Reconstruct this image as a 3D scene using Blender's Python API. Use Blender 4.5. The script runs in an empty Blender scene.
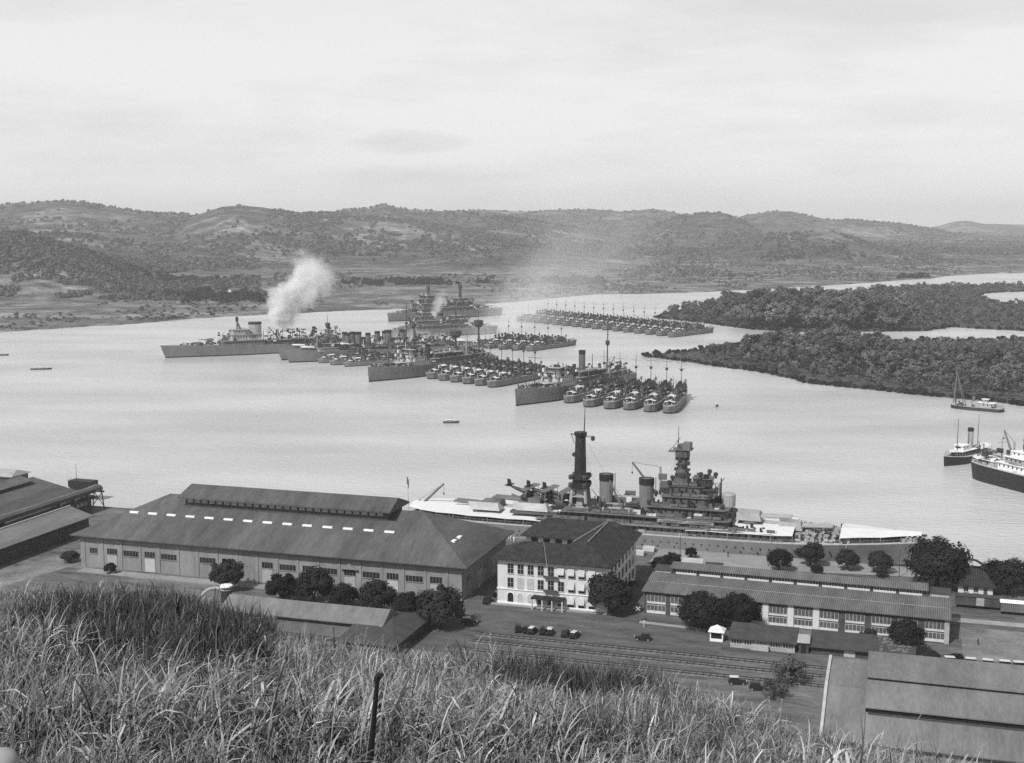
import bpy, math, random
import numpy as np
from mathutils import Vector, Matrix, noise
from mathutils.geometry import tessellate_polygon

random.seed(7); RNG = np.random.default_rng(7)
scene = bpy.context.scene
COL = scene.collection

# ------------------------------------------------------------------ camera
F, H, YH = 1267.0, 105.0, 225.0          # focal length in px, height above the water, row of the level horizon
PITCH = math.atan((381.5 - YH) / F)
cam_d = bpy.data.cameras.new('camera'); cam = bpy.data.objects.new('camera', cam_d); COL.objects.link(cam)
cam_d.sensor_width = 36.0; cam_d.lens = F / 1024 * 36.0
cam_d.clip_start = 0.3; cam_d.clip_end = 60000
cam.location = (0, 0, H); cam.rotation_euler = (math.pi / 2 - PITCH, 0, 0)
scene.camera = cam

# ------------------------------------------------------------------ sky and sun
SUN_EL, SUN_AZ = math.radians(47), math.radians(218)     # azimuth clockwise from +Y: behind the camera, to the left
world = bpy.data.worlds.new('World'); scene.world = world; world.use_nodes = True
wn, wl = world.node_tree.nodes, world.node_tree.links
wn.clear()
w_out = wn.new('ShaderNodeOutputWorld'); w_bg = wn.new('ShaderNodeBackground'); w_bg.inputs['Strength'].default_value = 0.11
sky = wn.new('ShaderNodeTexSky'); sky.sky_type = 'NISHITA'; sky.sun_disc = False
sky.sun_elevation = SUN_EL; sky.sun_rotation = SUN_AZ; sky.dust_density = 2.0; sky.air_density = 1.0; sky.altitude = 100
bw = wn.new('ShaderNodeRGBToBW')                          # a black and white photograph
wl.new(sky.outputs[0], bw.inputs[0])
tc = wn.new('ShaderNodeTexCoord'); mp = wn.new('ShaderNodeMapping'); mp.inputs['Scale'].default_value = (2.2, 2.2, 11.0)
wl.new(tc.outputs['Generated'], mp.inputs['Vector'])
nz = wn.new('ShaderNodeTexNoise'); nz.inputs['Scale'].default_value = 1.6; nz.inputs['Detail'].default_value = 6; nz.inputs['Roughness'].default_value = .6
wl.new(mp.outputs[0], nz.inputs['Vector'])
cr = wn.new('ShaderNodeValToRGB'); cr.color_ramp.elements[0].position = .34; cr.color_ramp.elements[0].color = (7.3, 7.3, 7.3, 1)
cr.color_ramp.elements[1].position = .55; cr.color_ramp.elements[1].color = (8.7, 8.7, 8.7, 1)
wl.new(nz.outputs[0], cr.inputs[0])
sep = wn.new('ShaderNodeSeparateXYZ'); wl.new(tc.outputs['Generated'], sep.inputs[0])
mr = wn.new('ShaderNodeMapRange'); mr.inputs['From Min'].default_value = .12; mr.inputs['From Max'].default_value = .75
mr.inputs['To Min'].default_value = .85; mr.inputs['To Max'].default_value = .04
wl.new(sep.outputs['Z'], mr.inputs['Value'])                 # thin bright cloud towards the horizon, clearer overhead
mx = wn.new('ShaderNodeMix'); mx.data_type = 'RGBA'
wl.new(mr.outputs[0], mx.inputs['Factor']); wl.new(bw.outputs[0], mx.inputs['A']); wl.new(cr.outputs[0], mx.inputs['B'])
def wm(op, a, b, c=None):
    k = wn.new('ShaderNodeMath'); k.operation = op
    for i_, v_ in enumerate((a, b, c)):
        if v_ is None: continue
        if isinstance(v_, (int, float)): k.inputs[i_].default_value = v_
        else: wl.new(v_, k.inputs[i_])
    return k.outputs[0]
def cloud(x0, z0, wx, wz, amt):                              # one thin grey cloud bank low over the hills
    a = wm('DIVIDE', wm('SUBTRACT', sep.outputs['X'], x0), wx); b = wm('DIVIDE', wm('SUBTRACT', sep.outputs['Z'], z0), wz)
    d2 = wm('ADD', wm('MULTIPLY', a, a), wm('MULTIPLY', b, b))
    m_ = wm('MULTIPLY', wm('MAXIMUM', wm('SUBTRACT', 1.5, wm('ADD', d2, wm('MULTIPLY', nz2.outputs[0], 1.3))), 0), wm('GREATER_THAN', sep.outputs['Y'], 0))
    return wm('MULTIPLY_ADD', m_, -amt, 1.0)
nz2 = wn.new('ShaderNodeTexNoise'); nz2.inputs['Scale'].default_value = 14; nz2.inputs['Detail'].default_value = 6; wl.new(mp.outputs[0], nz2.inputs['Vector'])
cl = wm('MULTIPLY', cloud(-.079, .064, .055, .011, .16), cloud(-.06, .040, .09, .010, .07))
vm = wn.new('ShaderNodeVectorMath'); vm.operation = 'SCALE'; wl.new(mx.outputs['Result'], vm.inputs[0]); wl.new(cl, vm.inputs['Scale'])
wl.new(vm.outputs[0], w_bg.inputs['Color']); wl.new(w_bg.outputs[0], w_out.inputs[0])

sun_d = bpy.data.lights.new('sun', 'SUN'); sun = bpy.data.objects.new('sun', sun_d); COL.objects.link(sun)
sun_d.energy = 4.3; sun_d.angle = math.radians(0.53); sun_d.color = (1.0, 1.0, 1.0)
to_sun = Vector((math.sin(SUN_AZ) * math.cos(SUN_EL), math.cos(SUN_AZ) * math.cos(SUN_EL), math.sin(SUN_EL)))
sun.rotation_euler = (-to_sun).to_track_quat('-Z', 'Y').to_euler()

vs = scene.view_settings; vs.view_transform = 'Standard'; vs.look = 'None'; vs.gamma = 1; vs.use_curve_mapping = False
vs.exposure = 0.0
cy = scene.cycles
cy.use_denoising = False; cy.max_bounces = 4; cy.diffuse_bounces = 2; cy.glossy_bounces = 2; cy.transparent_max_bounces = 12
cy.volume_bounces = 3; cy.transmission_bounces = 2
cy.volume_step_rate = 1.0; cy.volume_max_steps = 128

# ------------------------------------------------------------------ placing helpers
def W(px, py, z=0.0):
    a, b = (px - 512) / F, (381.5 - py) / F
    fy = math.cos(PITCH) + b * math.sin(PITCH); fz = -math.sin(PITCH) + b * math.cos(PITCH)
    t = (z - H) / fz
    return (a * t, fy * t)
A = -math.radians(17.3)                   # the dockyard's buildings and quay all share this bearing
CA, SA = math.cos(A), math.sin(A)
def sw(u, v): return (u * CA - v * SA, u * SA + v * CA)
def site(px, py, z=3.0):
    x, y = W(px, py, z)
    return (x * CA + y * SA, -x * SA + y * CA)
G = 3.0                                   # dockyard ground above the water

# ------------------------------------------------------------------ materials
MATS = {}
def mat(name, v, rough=.85, var=.25, scale=.35, stripe=None, stripe_amt=.25, hull=False, leafy=False, spec=.3, stretch=(1, 1, 1), fine=0):
    m = bpy.data.materials.new(name); m.use_nodes = True
    n, l = m.node_tree.nodes, m.node_tree.links
    p = n['Principled BSDF']; p.inputs['Roughness'].default_value = rough; p.inputs['Specular IOR Level'].default_value = spec
    t = n.new('ShaderNodeTexCoord'); mpn = n.new('ShaderNodeMapping'); mpn.inputs['Scale'].default_value = stretch
    l.new(t.outputs['Object'], mpn.inputs[0])
    nt = n.new('ShaderNodeTexNoise'); nt.inputs['Scale'].default_value = scale; nt.inputs['Detail'].default_value = 8; nt.inputs['Roughness'].default_value = .65
    l.new(mpn.outputs[0], nt.inputs['Vector'])
    r = n.new('ShaderNodeMapRange'); r.inputs['From Min'].default_value = .28; r.inputs['From Max'].default_value = .72
    r.inputs['To Min'].default_value = v * (1 - var); r.inputs['To Max'].default_value = v * (1 + var)
    l.new(nt.outputs[0], r.inputs[0]); last = r.outputs[0]
    def mul(sock, other):
        k = n.new('ShaderNodeMath'); k.operation = 'MULTIPLY'; l.new(sock, k.inputs[0]); l.new(other, k.inputs[1]); return k.outputs[0]
    if var:
        n2 = n.new('ShaderNodeTexNoise'); n2.inputs['Scale'].default_value = scale * 9; n2.inputs['Detail'].default_value = 6; n2.inputs['Roughness'].default_value = .7
        l.new(mpn.outputs[0], n2.inputs['Vector']); q = n.new('ShaderNodeMapRange'); q.inputs['From Min'].default_value = .3; q.inputs['From Max'].default_value = .7
        q.inputs['To Min'].default_value = 1 - .6 * var; q.inputs['To Max'].default_value = 1 + .6 * var; l.new(n2.outputs[0], q.inputs[0]); last = mul(last, q.outputs[0])
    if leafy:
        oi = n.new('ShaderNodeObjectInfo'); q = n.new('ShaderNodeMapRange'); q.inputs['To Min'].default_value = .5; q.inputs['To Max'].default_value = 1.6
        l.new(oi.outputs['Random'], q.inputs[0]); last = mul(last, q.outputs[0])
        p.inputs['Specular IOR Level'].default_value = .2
    if stripe:
        ax, sc_ = stripe
        wv = n.new('ShaderNodeTexWave'); wv.bands_direction = ax; wv.inputs['Scale'].default_value = sc_; wv.inputs['Distortion'].default_value = .4
        l.new(t.outputs['Object'], wv.inputs[0])
        q = n.new('ShaderNodeMapRange'); q.inputs['To Min'].default_value = 1 - stripe_amt; q.inputs['To Max'].default_value = 1 + stripe_amt * .5
        l.new(wv.outputs['Fac'] if 'Fac' in wv.outputs else wv.outputs[1], q.inputs[0]); last = mul(last, q.outputs[0])
    if hull:
        sx = n.new('ShaderNodeSeparateXYZ'); l.new(t.outputs['Object'], sx.inputs[0])
        st = n.new('ShaderNodeMath'); st.operation = 'GREATER_THAN'; st.inputs[1].default_value = .95; l.new(sx.outputs['Z'], st.inputs[0])
        q = n.new('ShaderNodeMapRange'); q.inputs['To Min'].default_value = .15; l.new(st.outputs[0], q.inputs[0])
        last = mul(last, q.outputs[0])
    cb = n.new('ShaderNodeCombineColor')
    for i in range(3): l.new(last, cb.inputs[i])
    l.new(cb.outputs[0], p.inputs['Base Color'])
    if fine:
        b = n.new('ShaderNodeBump'); b.inputs['Strength'].default_value = .6; b.inputs['Distance'].default_value = fine
        l.new(nt.outputs[0], b.inputs['Height']); l.new(b.outputs[0], p.inputs['Normal'])
    MATS[name] = m
    return m

mat('roof_dark', .082, var=.42, scale=.16, stripe=('X', 1.1), stripe_amt=.14, stretch=(1, .25, .25))
mat('roof_tile', .026, var=.6, scale=.5, stripe=('X', .5), stripe_amt=.4)
mat('roof_iron', .115, var=.35, scale=.3, stripe=('X', .6), stripe_amt=.4, stretch=(1, .3, .3))
mat('roof_light', .15, var=.32, scale=.2, stripe=('X', .8), stripe_amt=.07, stretch=(1, .3, .3))
mat('roof_felt', .05, var=.35, scale=.4)
mat('plaster_grey', .20, var=.25, scale=.25, stretch=(1, 1, .35))
mat('plaster_white', .52, var=.14, scale=.4, stretch=(1, 1, .3))
mat('trim_white', .72, var=.08)
mat('timber_dark', .06, var=.4, scale=.6)
mat('timber_light', .38, var=.2, scale=.5)
mat('panel_grey', .30, var=.25, scale=.6)
mat('glass_dark', .018, rough=.25, var=.3, spec=.5)
mat('glass_mid', .085, rough=.3, var=.5, scale=.9, spec=.5)
mat('skylight', .8, rough=.4, var=.05)
mat('ship_grey', .155, rough=.6, var=.22, scale=.16, hull=True, stretch=(1, 1, .4))
mat('ship_house', .12, rough=.6, var=.3, scale=.3)
mat('ship_pale', .30, rough=.6, var=.25, scale=.4)
mat('ship_dark', .04, rough=.6, var=.4, scale=.4)
mat('ship_black', .02, rough=.5, var=.3, scale=.3)
mat('deck', .16, var=.4, scale=.35)
mat('deck_teak', .42, var=.15, scale=.3)
mat('canvas', .60, var=.10, scale=.4)
mat('window_canvas', .42, var=.15, scale=.6)
mat('ship_white', .5, rough=.6, var=.25, scale=.4)
mat('ship_mid', .085, rough=.6, var=.4, scale=.35)
mat('canvas_grey', .36, var=.2, scale=.3)
mat('concrete', .24, var=.25, scale=.15)
mat('ballast', .15, var=.4, scale=.5)
mat('rail', .03, rough=.4, var=.2)
mat('road_pale', .27, var=.2, scale=.2)
mat('dirt', .115, var=.65, scale=.16, stretch=(.35, 1.3, 1))
mat('car_black', .02, rough=.3, var=.2, spec=.5)
mat('car_pale', .5, rough=.4, var=.1)
mat('tyre', .015, var=.2)
mat('trunk', .05, var=.4, scale=2)
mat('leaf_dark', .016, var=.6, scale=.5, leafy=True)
mat('leaf_mid', .088, var=.5, scale=.12, leafy=True)
mat('bush_far', .078, var=.5, scale=.2, leafy=True)
mat('grass_blade', .155, var=.5, scale=1.1, leafy=True)
mat('grass_pale', .29, var=.4, scale=1.1, leafy=True)
mat('grass_gap_dark', .06, var=.5, scale=1.1, leafy=True)  # dark blades: shade of the gaps between tufts put into the colour
mat('grass_dark', .035, var=.5, scale=1.1, leafy=True)
mat('skin', .3, var=.1); mat('cloth_white', .7, var=.08); mat('cloth_dark', .03, var=.2)
mat('iron_post', .012, rough=.6, var=.4, scale=3)
M = MATS

# ------------------------------------------------------------------ mesh helpers
class MB:
    def __init__(s): s.v, s.f = [], []
    def face(s, pts):
        i = len(s.v); s.v += [tuple(p) for p in pts]; s.f.append(tuple(range(i, i + len(pts)))); return s
    def bx(s, x0, x1, y0, y1, z0, z1):
        i = len(s.v)
        s.v += [(x0, y0, z0), (x1, y0, z0), (x1, y1, z0), (x0, y1, z0), (x0, y0, z1), (x1, y0, z1), (x1, y1, z1), (x0, y1, z1)]
        s.f += [tuple(i + k for k in q) for q in ((3, 2, 1, 0), (4, 5, 6, 7), (0, 1, 5, 4), (1, 2, 6, 5), (2, 3, 7, 6), (3, 0, 4, 7))]
        return s
    def cyl(s, p0, p1, r0, r1=None, n=10):
        r1 = r0 if r1 is None else r1
        p0, p1 = Vector(p0), Vector(p1); d = (p1 - p0).normalized()
        a = d.orthogonal().normalized(); b = d.cross(a); i = len(s.v)
        for p, r in ((p0, r0), (p1, r1)):
            for k in range(n):
                t = 2 * math.pi * k / n
                s.v.append(tuple(p + a * (r * math.cos(t)) + b * (r * math.sin(t))))
        for k in range(n): s.f.append((i + k, i + (k + 1) % n, i + n + (k + 1) % n, i + n + k))
        s.f += [tuple(i + n - 1 - k for k in range(n)), tuple(i + n + k for k in range(n))]
        return s
    def tube(s, pts, r, n=6):
        for a, b in zip(pts[:-1], pts[1:]): s.cyl(a, b, r, r, n)
        return s
    def loft(s, rings, cap=True, closed=True):
        i = len(s.v); n = len(rings[0])
        for r in rings: s.v += [tuple(p) for p in r]
        for k in range(len(rings) - 1):
            for j in range(n if closed else n - 1):
                a, b = i + k * n + j, i + k * n + (j + 1) % n
                s.f.append((a, b, b + n, a + n))
        if cap:
            s.f.append(tuple(i + n - 1 - j for j in range(n))); s.f.append(tuple(i + (len(rings) - 1) * n + j for j in range(n)))
        return s
    def lathe(s, prof, c=(0, 0, 0), n=10, sx=1, sy=1):
        return s.loft([[(c[0] + r * sx * math.cos(2 * math.pi * k / n), c[1] + r * sy * math.sin(2 * math.pi * k / n), c[2] + z) for k in range(n)] for r, z in prof])
    def prism(s, poly, z0, z1):
        return s.loft([[(x, y, z0) for x, y in poly], [(x, y, z1) for x, y in poly]])
    def mesh(s, name, m, smooth=False):
        me = bpy.data.meshes.new(name); me.from_pydata(s.v, [], s.f); me.materials.append(M[m])
        if smooth: me.polygons.foreach_set('use_smooth', [True] * len(me.polygons))
        me.update(); return me
    def build(s, name, m, parent=None, smooth=False, loc=(0, 0, 0), rz=0):
        o = bpy.data.objects.new(name, s.mesh(name, m, smooth)); COL.objects.link(o)
        o.location = loc; o.rotation_euler = (0, 0, rz)
        if parent: o.parent = parent
        return o
def tag(o, label=None, cat=None, group=None, kind=None):
    if label: o['label'] = label
    if cat: o['category'] = cat
    if group: o['group'] = group
    if kind: o['kind'] = kind
    return o
def thing(name, label, cat, loc=(0, 0, 0), rz=0, group=None):
    o = bpy.data.objects.new(name, None); COL.objects.link(o); o.empty_display_size = .5
    o.location = loc; o.rotation_euler = (0, 0, rz)
    return tag(o, label, cat, group)
def sthing(name, label, cat, u, v, z=G, rz=0, group=None):
    x, y = sw(u, v); return thing(name, label, cat, (x, y, z), A + rz, group)
def copy_tree(o, parent=None):
    c = o.copy(); COL.objects.link(c); c.parent = parent
    for ch in o.children: copy_tree(ch, c)
    return c
def clone(o, loc, rz, label=None, scale=None):
    c = copy_tree(o); c.location = loc; c.rotation_euler = (0, 0, rz)
    if label: c['label'] = label
    if scale: c.scale = scale
    return c
def interp(x, tab):
    if x <= tab[0][0]: return tab[0][1]
    for (a, b), (c, d) in zip(tab[:-1], tab[1:]):
        if x <= c:
            t = (x - a) / (c - a); t = t * t * (3 - 2 * t) if len(tab) < 4 else t
            return b + (d - b) * t
    return tab[-1][1]
ORD = ['first', 'second', 'third', 'fourth', 'fifth', 'sixth', 'seventh', 'eighth', 'ninth', 'tenth', 'eleventh', 'twelfth', 'thirteenth', 'fourteenth', 'fifteenth', 'sixteenth', 'seventeenth', 'eighteenth']

# scatter of uncountable growth: points carrying one of several small meshes (geometry nodes)
def scatter(name, pts, rots, scl, idx, meshes, mat_name):
    src = bpy.data.collections.new(name + '_source')
    for k, me in enumerate(meshes): src.objects.link(bpy.data.objects.new('%s_piece_%02d' % (name, k), me))
    me = bpy.data.meshes.new(name); n = len(pts)
    me.vertices.add(n); me.vertices.foreach_set('co', np.asarray(pts, dtype=np.float32).ravel())
    a = me.attributes.new('rot', 'FLOAT_VECTOR', 'POINT'); a.data.foreach_set('vector', np.asarray(rots, dtype=np.float32).ravel())
    a = me.attributes.new('scl', 'FLOAT_VECTOR', 'POINT'); a.data.foreach_set('vector', np.asarray(scl, dtype=np.float32).ravel())
    a = me.attributes.new('pick', 'INT', 'POINT'); a.data.foreach_set('value', np.asarray(idx, dtype=np.int32))
    me.materials.append(M[mat_name])
    o = bpy.data.objects.new(name, me); COL.objects.link(o)
    ng = bpy.data.node_groups.new(name + '_nodes', 'GeometryNodeTree')
    ng.interface.new_socket('Geometry', in_out='INPUT', socket_type='NodeSocketGeometry')
    ng.interface.new_socket('Geometry', in_out='OUTPUT', socket_type='NodeSocketGeometry')
    N, L = ng.nodes, ng.links
    gi, go = N.new('NodeGroupInput'), N.new('NodeGroupOutput')
    mp_, ip, ci = N.new('GeometryNodeMeshToPoints'), N.new('GeometryNodeInstanceOnPoints'), N.new('GeometryNodeCollectionInfo')
    ci.inputs['Collection'].default_value = src; ci.inputs['Separate Children'].default_value = True; ci.inputs['Reset Children'].default_value = True
    ip.inputs['Pick Instance'].default_value = True
    def attr(nm, ty):
        q = N.new('GeometryNodeInputNamedAttribute'); q.data_type = ty; q.inputs['Name'].default_value = nm; return q.outputs['Attribute']
    L.new(gi.outputs[0], mp_.inputs[0]); L.new(mp_.outputs[0], ip.inputs['Points']); L.new(ci.outputs[0], ip.inputs['Instance'])
    L.new(attr('pick', 'INT'), ip.inputs['Instance Index']); L.new(attr('rot', 'FLOAT_VECTOR'), ip.inputs['Rotation']); L.new(attr('scl', 'FLOAT_VECTOR'), ip.inputs['Scale'])
    L.new(ip.outputs[0], go.inputs[0])
    md = o.modifiers.new('scatter', 'NODES'); md.node_group = ng
    return o
def grid_mesh(name, P, m, smooth=True, wrap=False):
    """P: (rows, cols, 3) array of points."""
    r, c, _ = P.shape
    me = bpy.data.meshes.new(name)
    idx = np.arange(r * c).reshape(r, c)
    if wrap: idx = np.concatenate([idx, idx[:, :1]], 1)
    q = np.stack([idx[:-1, :-1], idx[:-1, 1:], idx[1:, 1:], idx[1:, :-1]], -1).reshape(-1, 4)
    me.from_pydata(P.reshape(-1, 3).tolist(), [], q.tolist()); me.materials.append(M[m])
    if smooth: me.polygons.foreach_set('use_smooth', [True] * len(me.polygons))
    o = bpy.data.objects.new(name, me); COL.objects.link(o); return o
def flat_poly(name, poly, z0, z1, m):
    mb = MB(); n = len(poly)
    tris = tessellate_polygon([[Vector((x, y, 0)) for x, y in poly]])
    mb.v = [(x, y, z1) for x, y in poly] + [(x, y, z0) for x, y in poly]
    area = sum(poly[i][0] * poly[(i + 1) % n][1] - poly[(i + 1) % n][0] * poly[i][1] for i in range(n))
    for t in tris:
        a, b, c = (Vector((*poly[k], 0)) for k in t)
        mb.f.append(tuple(t) if (b - a).cross(c - a).z > 0 else tuple(reversed(t)))
    for i in range(n):
        j = (i + 1) % n
        mb.f.append((i, j, n + j, n + i) if area < 0 else (j, i, n + i, n + j))
    return mb.build(name, m)

# ------------------------------------------------------------------ water
def water():
    mb = MB(); mb.face([(-15500, -900, 0), (15500, -900, 0), (15500, 15500, 0), (-15500, 15500, 0)])
    m = bpy.data.materials.new('water'); m.use_nodes = True; M['water'] = m
    n, l = m.node_tree.nodes, m.node_tree.links; p = n['Principled BSDF']
    p.inputs['Roughness'].default_value = .30; p.inputs['IOR'].default_value = 1.45
    t = n.new('ShaderNodeTexCoord')
    def noi(sc, st, det):
        mpn = n.new('ShaderNodeMapping'); mpn.inputs['Scale'].default_value = st; mpn.inputs['Rotation'].default_value = (0, 0, .5)
        l.new(t.outputs['Object'], mpn.inputs[0]); q = n.new('ShaderNodeTexNoise'); q.inputs['Scale'].default_value = sc; q.inputs['Detail'].default_value = det
        l.new(mpn.outputs[0], q.inputs['Vector']); return q.outputs[0]
    big = noi(.006, (1, 2.5, 1), 4); r = n.new('ShaderNodeMapRange'); r.inputs['From Min'].default_value = .3; r.inputs['From Max'].default_value = .7
    r.inputs['To Min'].default_value = .36; r.inputs['To Max'].default_value = .52; l.new(big, r.inputs[0])    # silt
    cb = n.new('ShaderNodeCombineColor')
    for i in range(3): l.new(r.outputs[0], cb.inputs[i])
    l.new(cb.outputs[0], p.inputs['Base Color'])
    b = n.new('ShaderNodeBump'); b.inputs['Strength'].default_value = .6; b.inputs['Distance'].default_value = 1.4
    l.new(noi(.16, (1, 3.2, 1), 8), b.inputs['Height']); l.new(b.outputs[0], p.inputs['Normal'])
    o = mb.build('water', 'water'); tag(o, 'broad pale water of the canal and harbour', kind='structure')
water()

# ------------------------------------------------------------------ far shore and hills
SHORE = [(-700, 342), (-200, 338), (0, 332), (75, 327), (130, 324), (200, 318), (256, 315), (336, 311), (406, 308.5), (445, 306), (512, 302), (560, 297.5), (597, 294), (642, 294), (702, 292), (768, 289),
         (843, 284.5), (903, 280), (930, 278.5), (945, 276), (985, 273.5), (1024, 273), (1400, 270)]
def shore_d(px): return W(512, interp(px, SHORE), 0)[1]
def ztop(y, d): return H - (y - YH) / F * d
RIDGES = [
    (2350, 420, 700, [(-700, 235), (-300, 230), (0, 235), (25, 234), (60, 243), (100, 255), (130, 266), (170, 278), (205, 285), (235, 289)]),
    (5000, 1500, 1500, [(-700, 208), (-300, 206), (0, 207), (30, 204), (60, 202), (80, 203), (110, 207), (150, 213), (190, 215), (260, 228), (330, 246)]),
    (4300, 800, 1200, [(120, 262), (165, 236), (190, 218), (205, 213), (225, 207), (245, 206.5), (265, 208.5), (300, 214), (330, 213), (350, 216), (420, 222), (500, 235), (560, 255)]),
    (5500, 1300, 1200, [(280, 236), (300, 218), (340, 211), (370, 209), (385, 204.5), (395, 207.5), (420, 212), (460, 212), (500, 215), (560, 225), (650, 242)]),
    (6900, 1300, 1200, [(420, 230), (450, 212), (480, 210), (520, 211.5), (560, 210), (600, 210.5), (620, 212), (650, 209), (680, 214), (720, 220), (780, 236)]),
    (5000, 480, 420, [(620, 250), (640, 232), (665, 219), (690, 214), (712, 211.5), (725, 213.5), (740, 220), (755, 230), (790, 248)]),
    (6600, 700, 800, [(700, 240), (720, 222), (745, 215), (770, 211.5), (790, 212), (805, 216), (830, 220), (850, 219), (870, 221), (900, 223.5), (920, 227), (950, 232), (1000, 238)]),
    (10500, 1600, 1200, [(860, 240), (900, 231), (935, 226), (950, 222), (965, 221), (980, 224), (1024, 225), (1100, 222), (1300, 224), (1600, 220)]),
    (3900, 350, 420, [(690, 262), (740, 244), (770, 233), (800, 233), (830, 232), (850, 237), (865, 243), (900, 251), (960, 256)]),
    (3300, 350, 600, [(-700, 262), (220, 262), (300, 262), (400, 258), (460, 252), (520, 250), (560, 256), (640, 262), (800, 262), (1500, 258)]),
]
def fbm(x, y, s, seed=0.0, o=5):
    return noise.fractal(Vector((x * s, y * s, seed)), 1.0, 2.1, o)
def far_z(px, d, sd):
    z = 1.5 + min(1.0, max(0, d - sd) / 30) * .8 + max(0, d - sd) * .0035
    x = (px - 512) / F * d
    best = 0
    for dk, wf, wb, tab in RIDGES:
        if d < dk - 2.6 * wf or d > dk + 2.6 * wb: continue
        top = ztop(interp(px, tab), dk)
        if top < 4: continue
        e = (d - dk) / (wf if d < dk else wb)
        zz = top * math.exp(-e * e)
        rel = (1 - math.exp(-e * e))
        zz += zz * rel * .38 * fbm(x, d, .0017, dk)           # spurs and gullies below the crest line
        best = max(best, zz)
    z = max(z, best) + min(1, best / 25) * 5 * fbm(x, d, .006, 3.3) + (.8 * fbm(x, d, .01, 9) if d > sd + 60 else 0)
    return max(z, 1.0)
def far_land():
    pxs = np.arange(-700, 1560, 5.0); nr = 190
    P = np.zeros((nr + 1, len(pxs), 3))
    for j, px in enumerate(pxs):
        sd = shore_d(px) * (1 + .006 * fbm(px, 0, .05, 5))
        for i in range(nr):
            d = sd * (13500 / sd) ** ((i / (nr - 1)) ** 1.0)
            P[i + 1, j] = ((px - 512) / F * d, d, far_z(px, d, sd))
        P[0, j] = ((px - 512) / F * (sd - 4), sd - 4, -1.0)
    m = mat('far_land', .10, var=0, scale=.004)
    n, l = m.node_tree.nodes, m.node_tree.links; p = n['Principled BSDF']; p.inputs['Specular IOR Level'].default_value = .1
    t = n.new('ShaderNodeTexCoord')
    def noi(sc, det, st=(1, 1, 1)):
        mpn = n.new('ShaderNodeMapping'); mpn.inputs['Scale'].default_value = st; l.new(t.outputs['Object'], mpn.inputs[0])
        q = n.new('ShaderNodeTexNoise'); q.inputs['Scale'].default_value = sc; q.inputs['Detail'].default_value = det; q.inputs['Roughness'].default_value = .7
        l.new(mpn.outputs[0], q.inputs['Vector']); return q.outputs[0]
    def mrg(s, a, b, c, d_):
        r = n.new('ShaderNodeMapRange'); r.inputs['From Min'].default_value = a; r.inputs['From Max'].default_value = b; r.inputs['To Min'].default_value = c; r.inputs['To Max'].default_value = d_
        l.new(s, r.inputs[0]); return r.outputs[0]
    def mth(op, a, b):
        k = n.new('ShaderNodeMath'); k.operation = op; l.new(a, k.inputs[0]); l.new(b, k.inputs[1]); return k.outputs[0]
    grass = mrg(noi(.0022, 5, (1, .8, 1)), .52, .60, 0, 1)            # open pasture against scrub
    fine = mrg(noi(.03, 6), .35, .65, .55, 1.5)
    dark = mrg(noi(.012, 5), .45, .62, .5, 1.15)
    sx = n.new('ShaderNodeSeparateXYZ'); l.new(t.outputs['Object'], sx.inputs[0])
    low = mrg(sx.outputs['Z'], 3, 14, .7, 0)                          # the low plain by the water is rough grass
    g = mth('MAXIMUM', grass, low)
    alb = mrg(g, 0, 1, .085, .22)
    v = mth('MULTIPLY', mth('MULTIPLY', alb, fine), dark)
    cb = n.new('ShaderNodeCombineColor')
    for i in range(3): l.new(v, cb.inputs[i])
    l.new(cb.outputs[0], p.inputs['Base Color'])
    b = n.new('ShaderNodeBump'); b.inputs['Strength'].default_value = 1; b.inputs['Distance'].default_value = 10
    l.new(noi(.02, 6), b.inputs['Height']); l.new(b.outputs[0], p.inputs['Normal'])
    o = grid_mesh('hills', P, 'far_land'); tag(o, 'low grassy shore rising to rounded scrub covered hills', kind='structure')
far_land()

# ------------------------------------------------------------------ wooded points in the river (low land under the mangroves)
C_PX = [(648, 357), (680, 361), (715, 366), (764, 373), (820, 385), (884, 391), (925, 396), (975, 400), (1024, 406), (1160, 420), (1160, 336), (1024, 340), (925, 342), (850, 344), (764, 347), (700, 351)]
B_PX = [(655, 318), (704, 323), (740, 328), (782, 332), (850, 332), (929, 331), (950, 327), (1000, 330), (1024, 331), (1180, 335), (1180, 308), (1024, 306), (996, 303.5), (976, 298), (980, 294), (1000, 292.5), (1024, 291.5), (1180, 291),
        (1180, 284), (1024, 286.5), (975, 286.5), (930, 289), (897, 294), (850, 300.5), (752, 306), (690, 311), (662, 315.5)]
D_PX = [(1000, 318), (1024, 319), (1100, 322), (1100, 318), (1024, 315.5)]
def ragged(poly, amp):
    out = []
    for (a, b), (c, d) in zip(poly, poly[1:] + poly[:1]):
        n = max(2, int(math.hypot(c - a, d - b) / 14))
        for k in range(n):
            t = k / n; x, y = a + (c - a) * t, b + (d - b) * t
            e = amp if k else amp * .4
            out.append((x + e * noise.noise((x * .06, y * .06, 1)), y + e * noise.noise((x * .06, y * .06, 7))))
    return out
mat('mud', .06, var=.4, scale=.05)
C_POLY = ragged([W(a, b, 0) for a, b in C_PX], 7); B_POLY = ragged([W(a, b, 0) for a, b in B_PX], 9)
tag(flat_poly('nearer_point', C_POLY, -1, .7, 'mud'), 'nearer low point of land covered with trees', kind='structure')
tag(flat_poly('farther_point', B_POLY, -1, .7, 'mud'), 'farther low point of land covered with trees', kind='structure')

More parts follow.
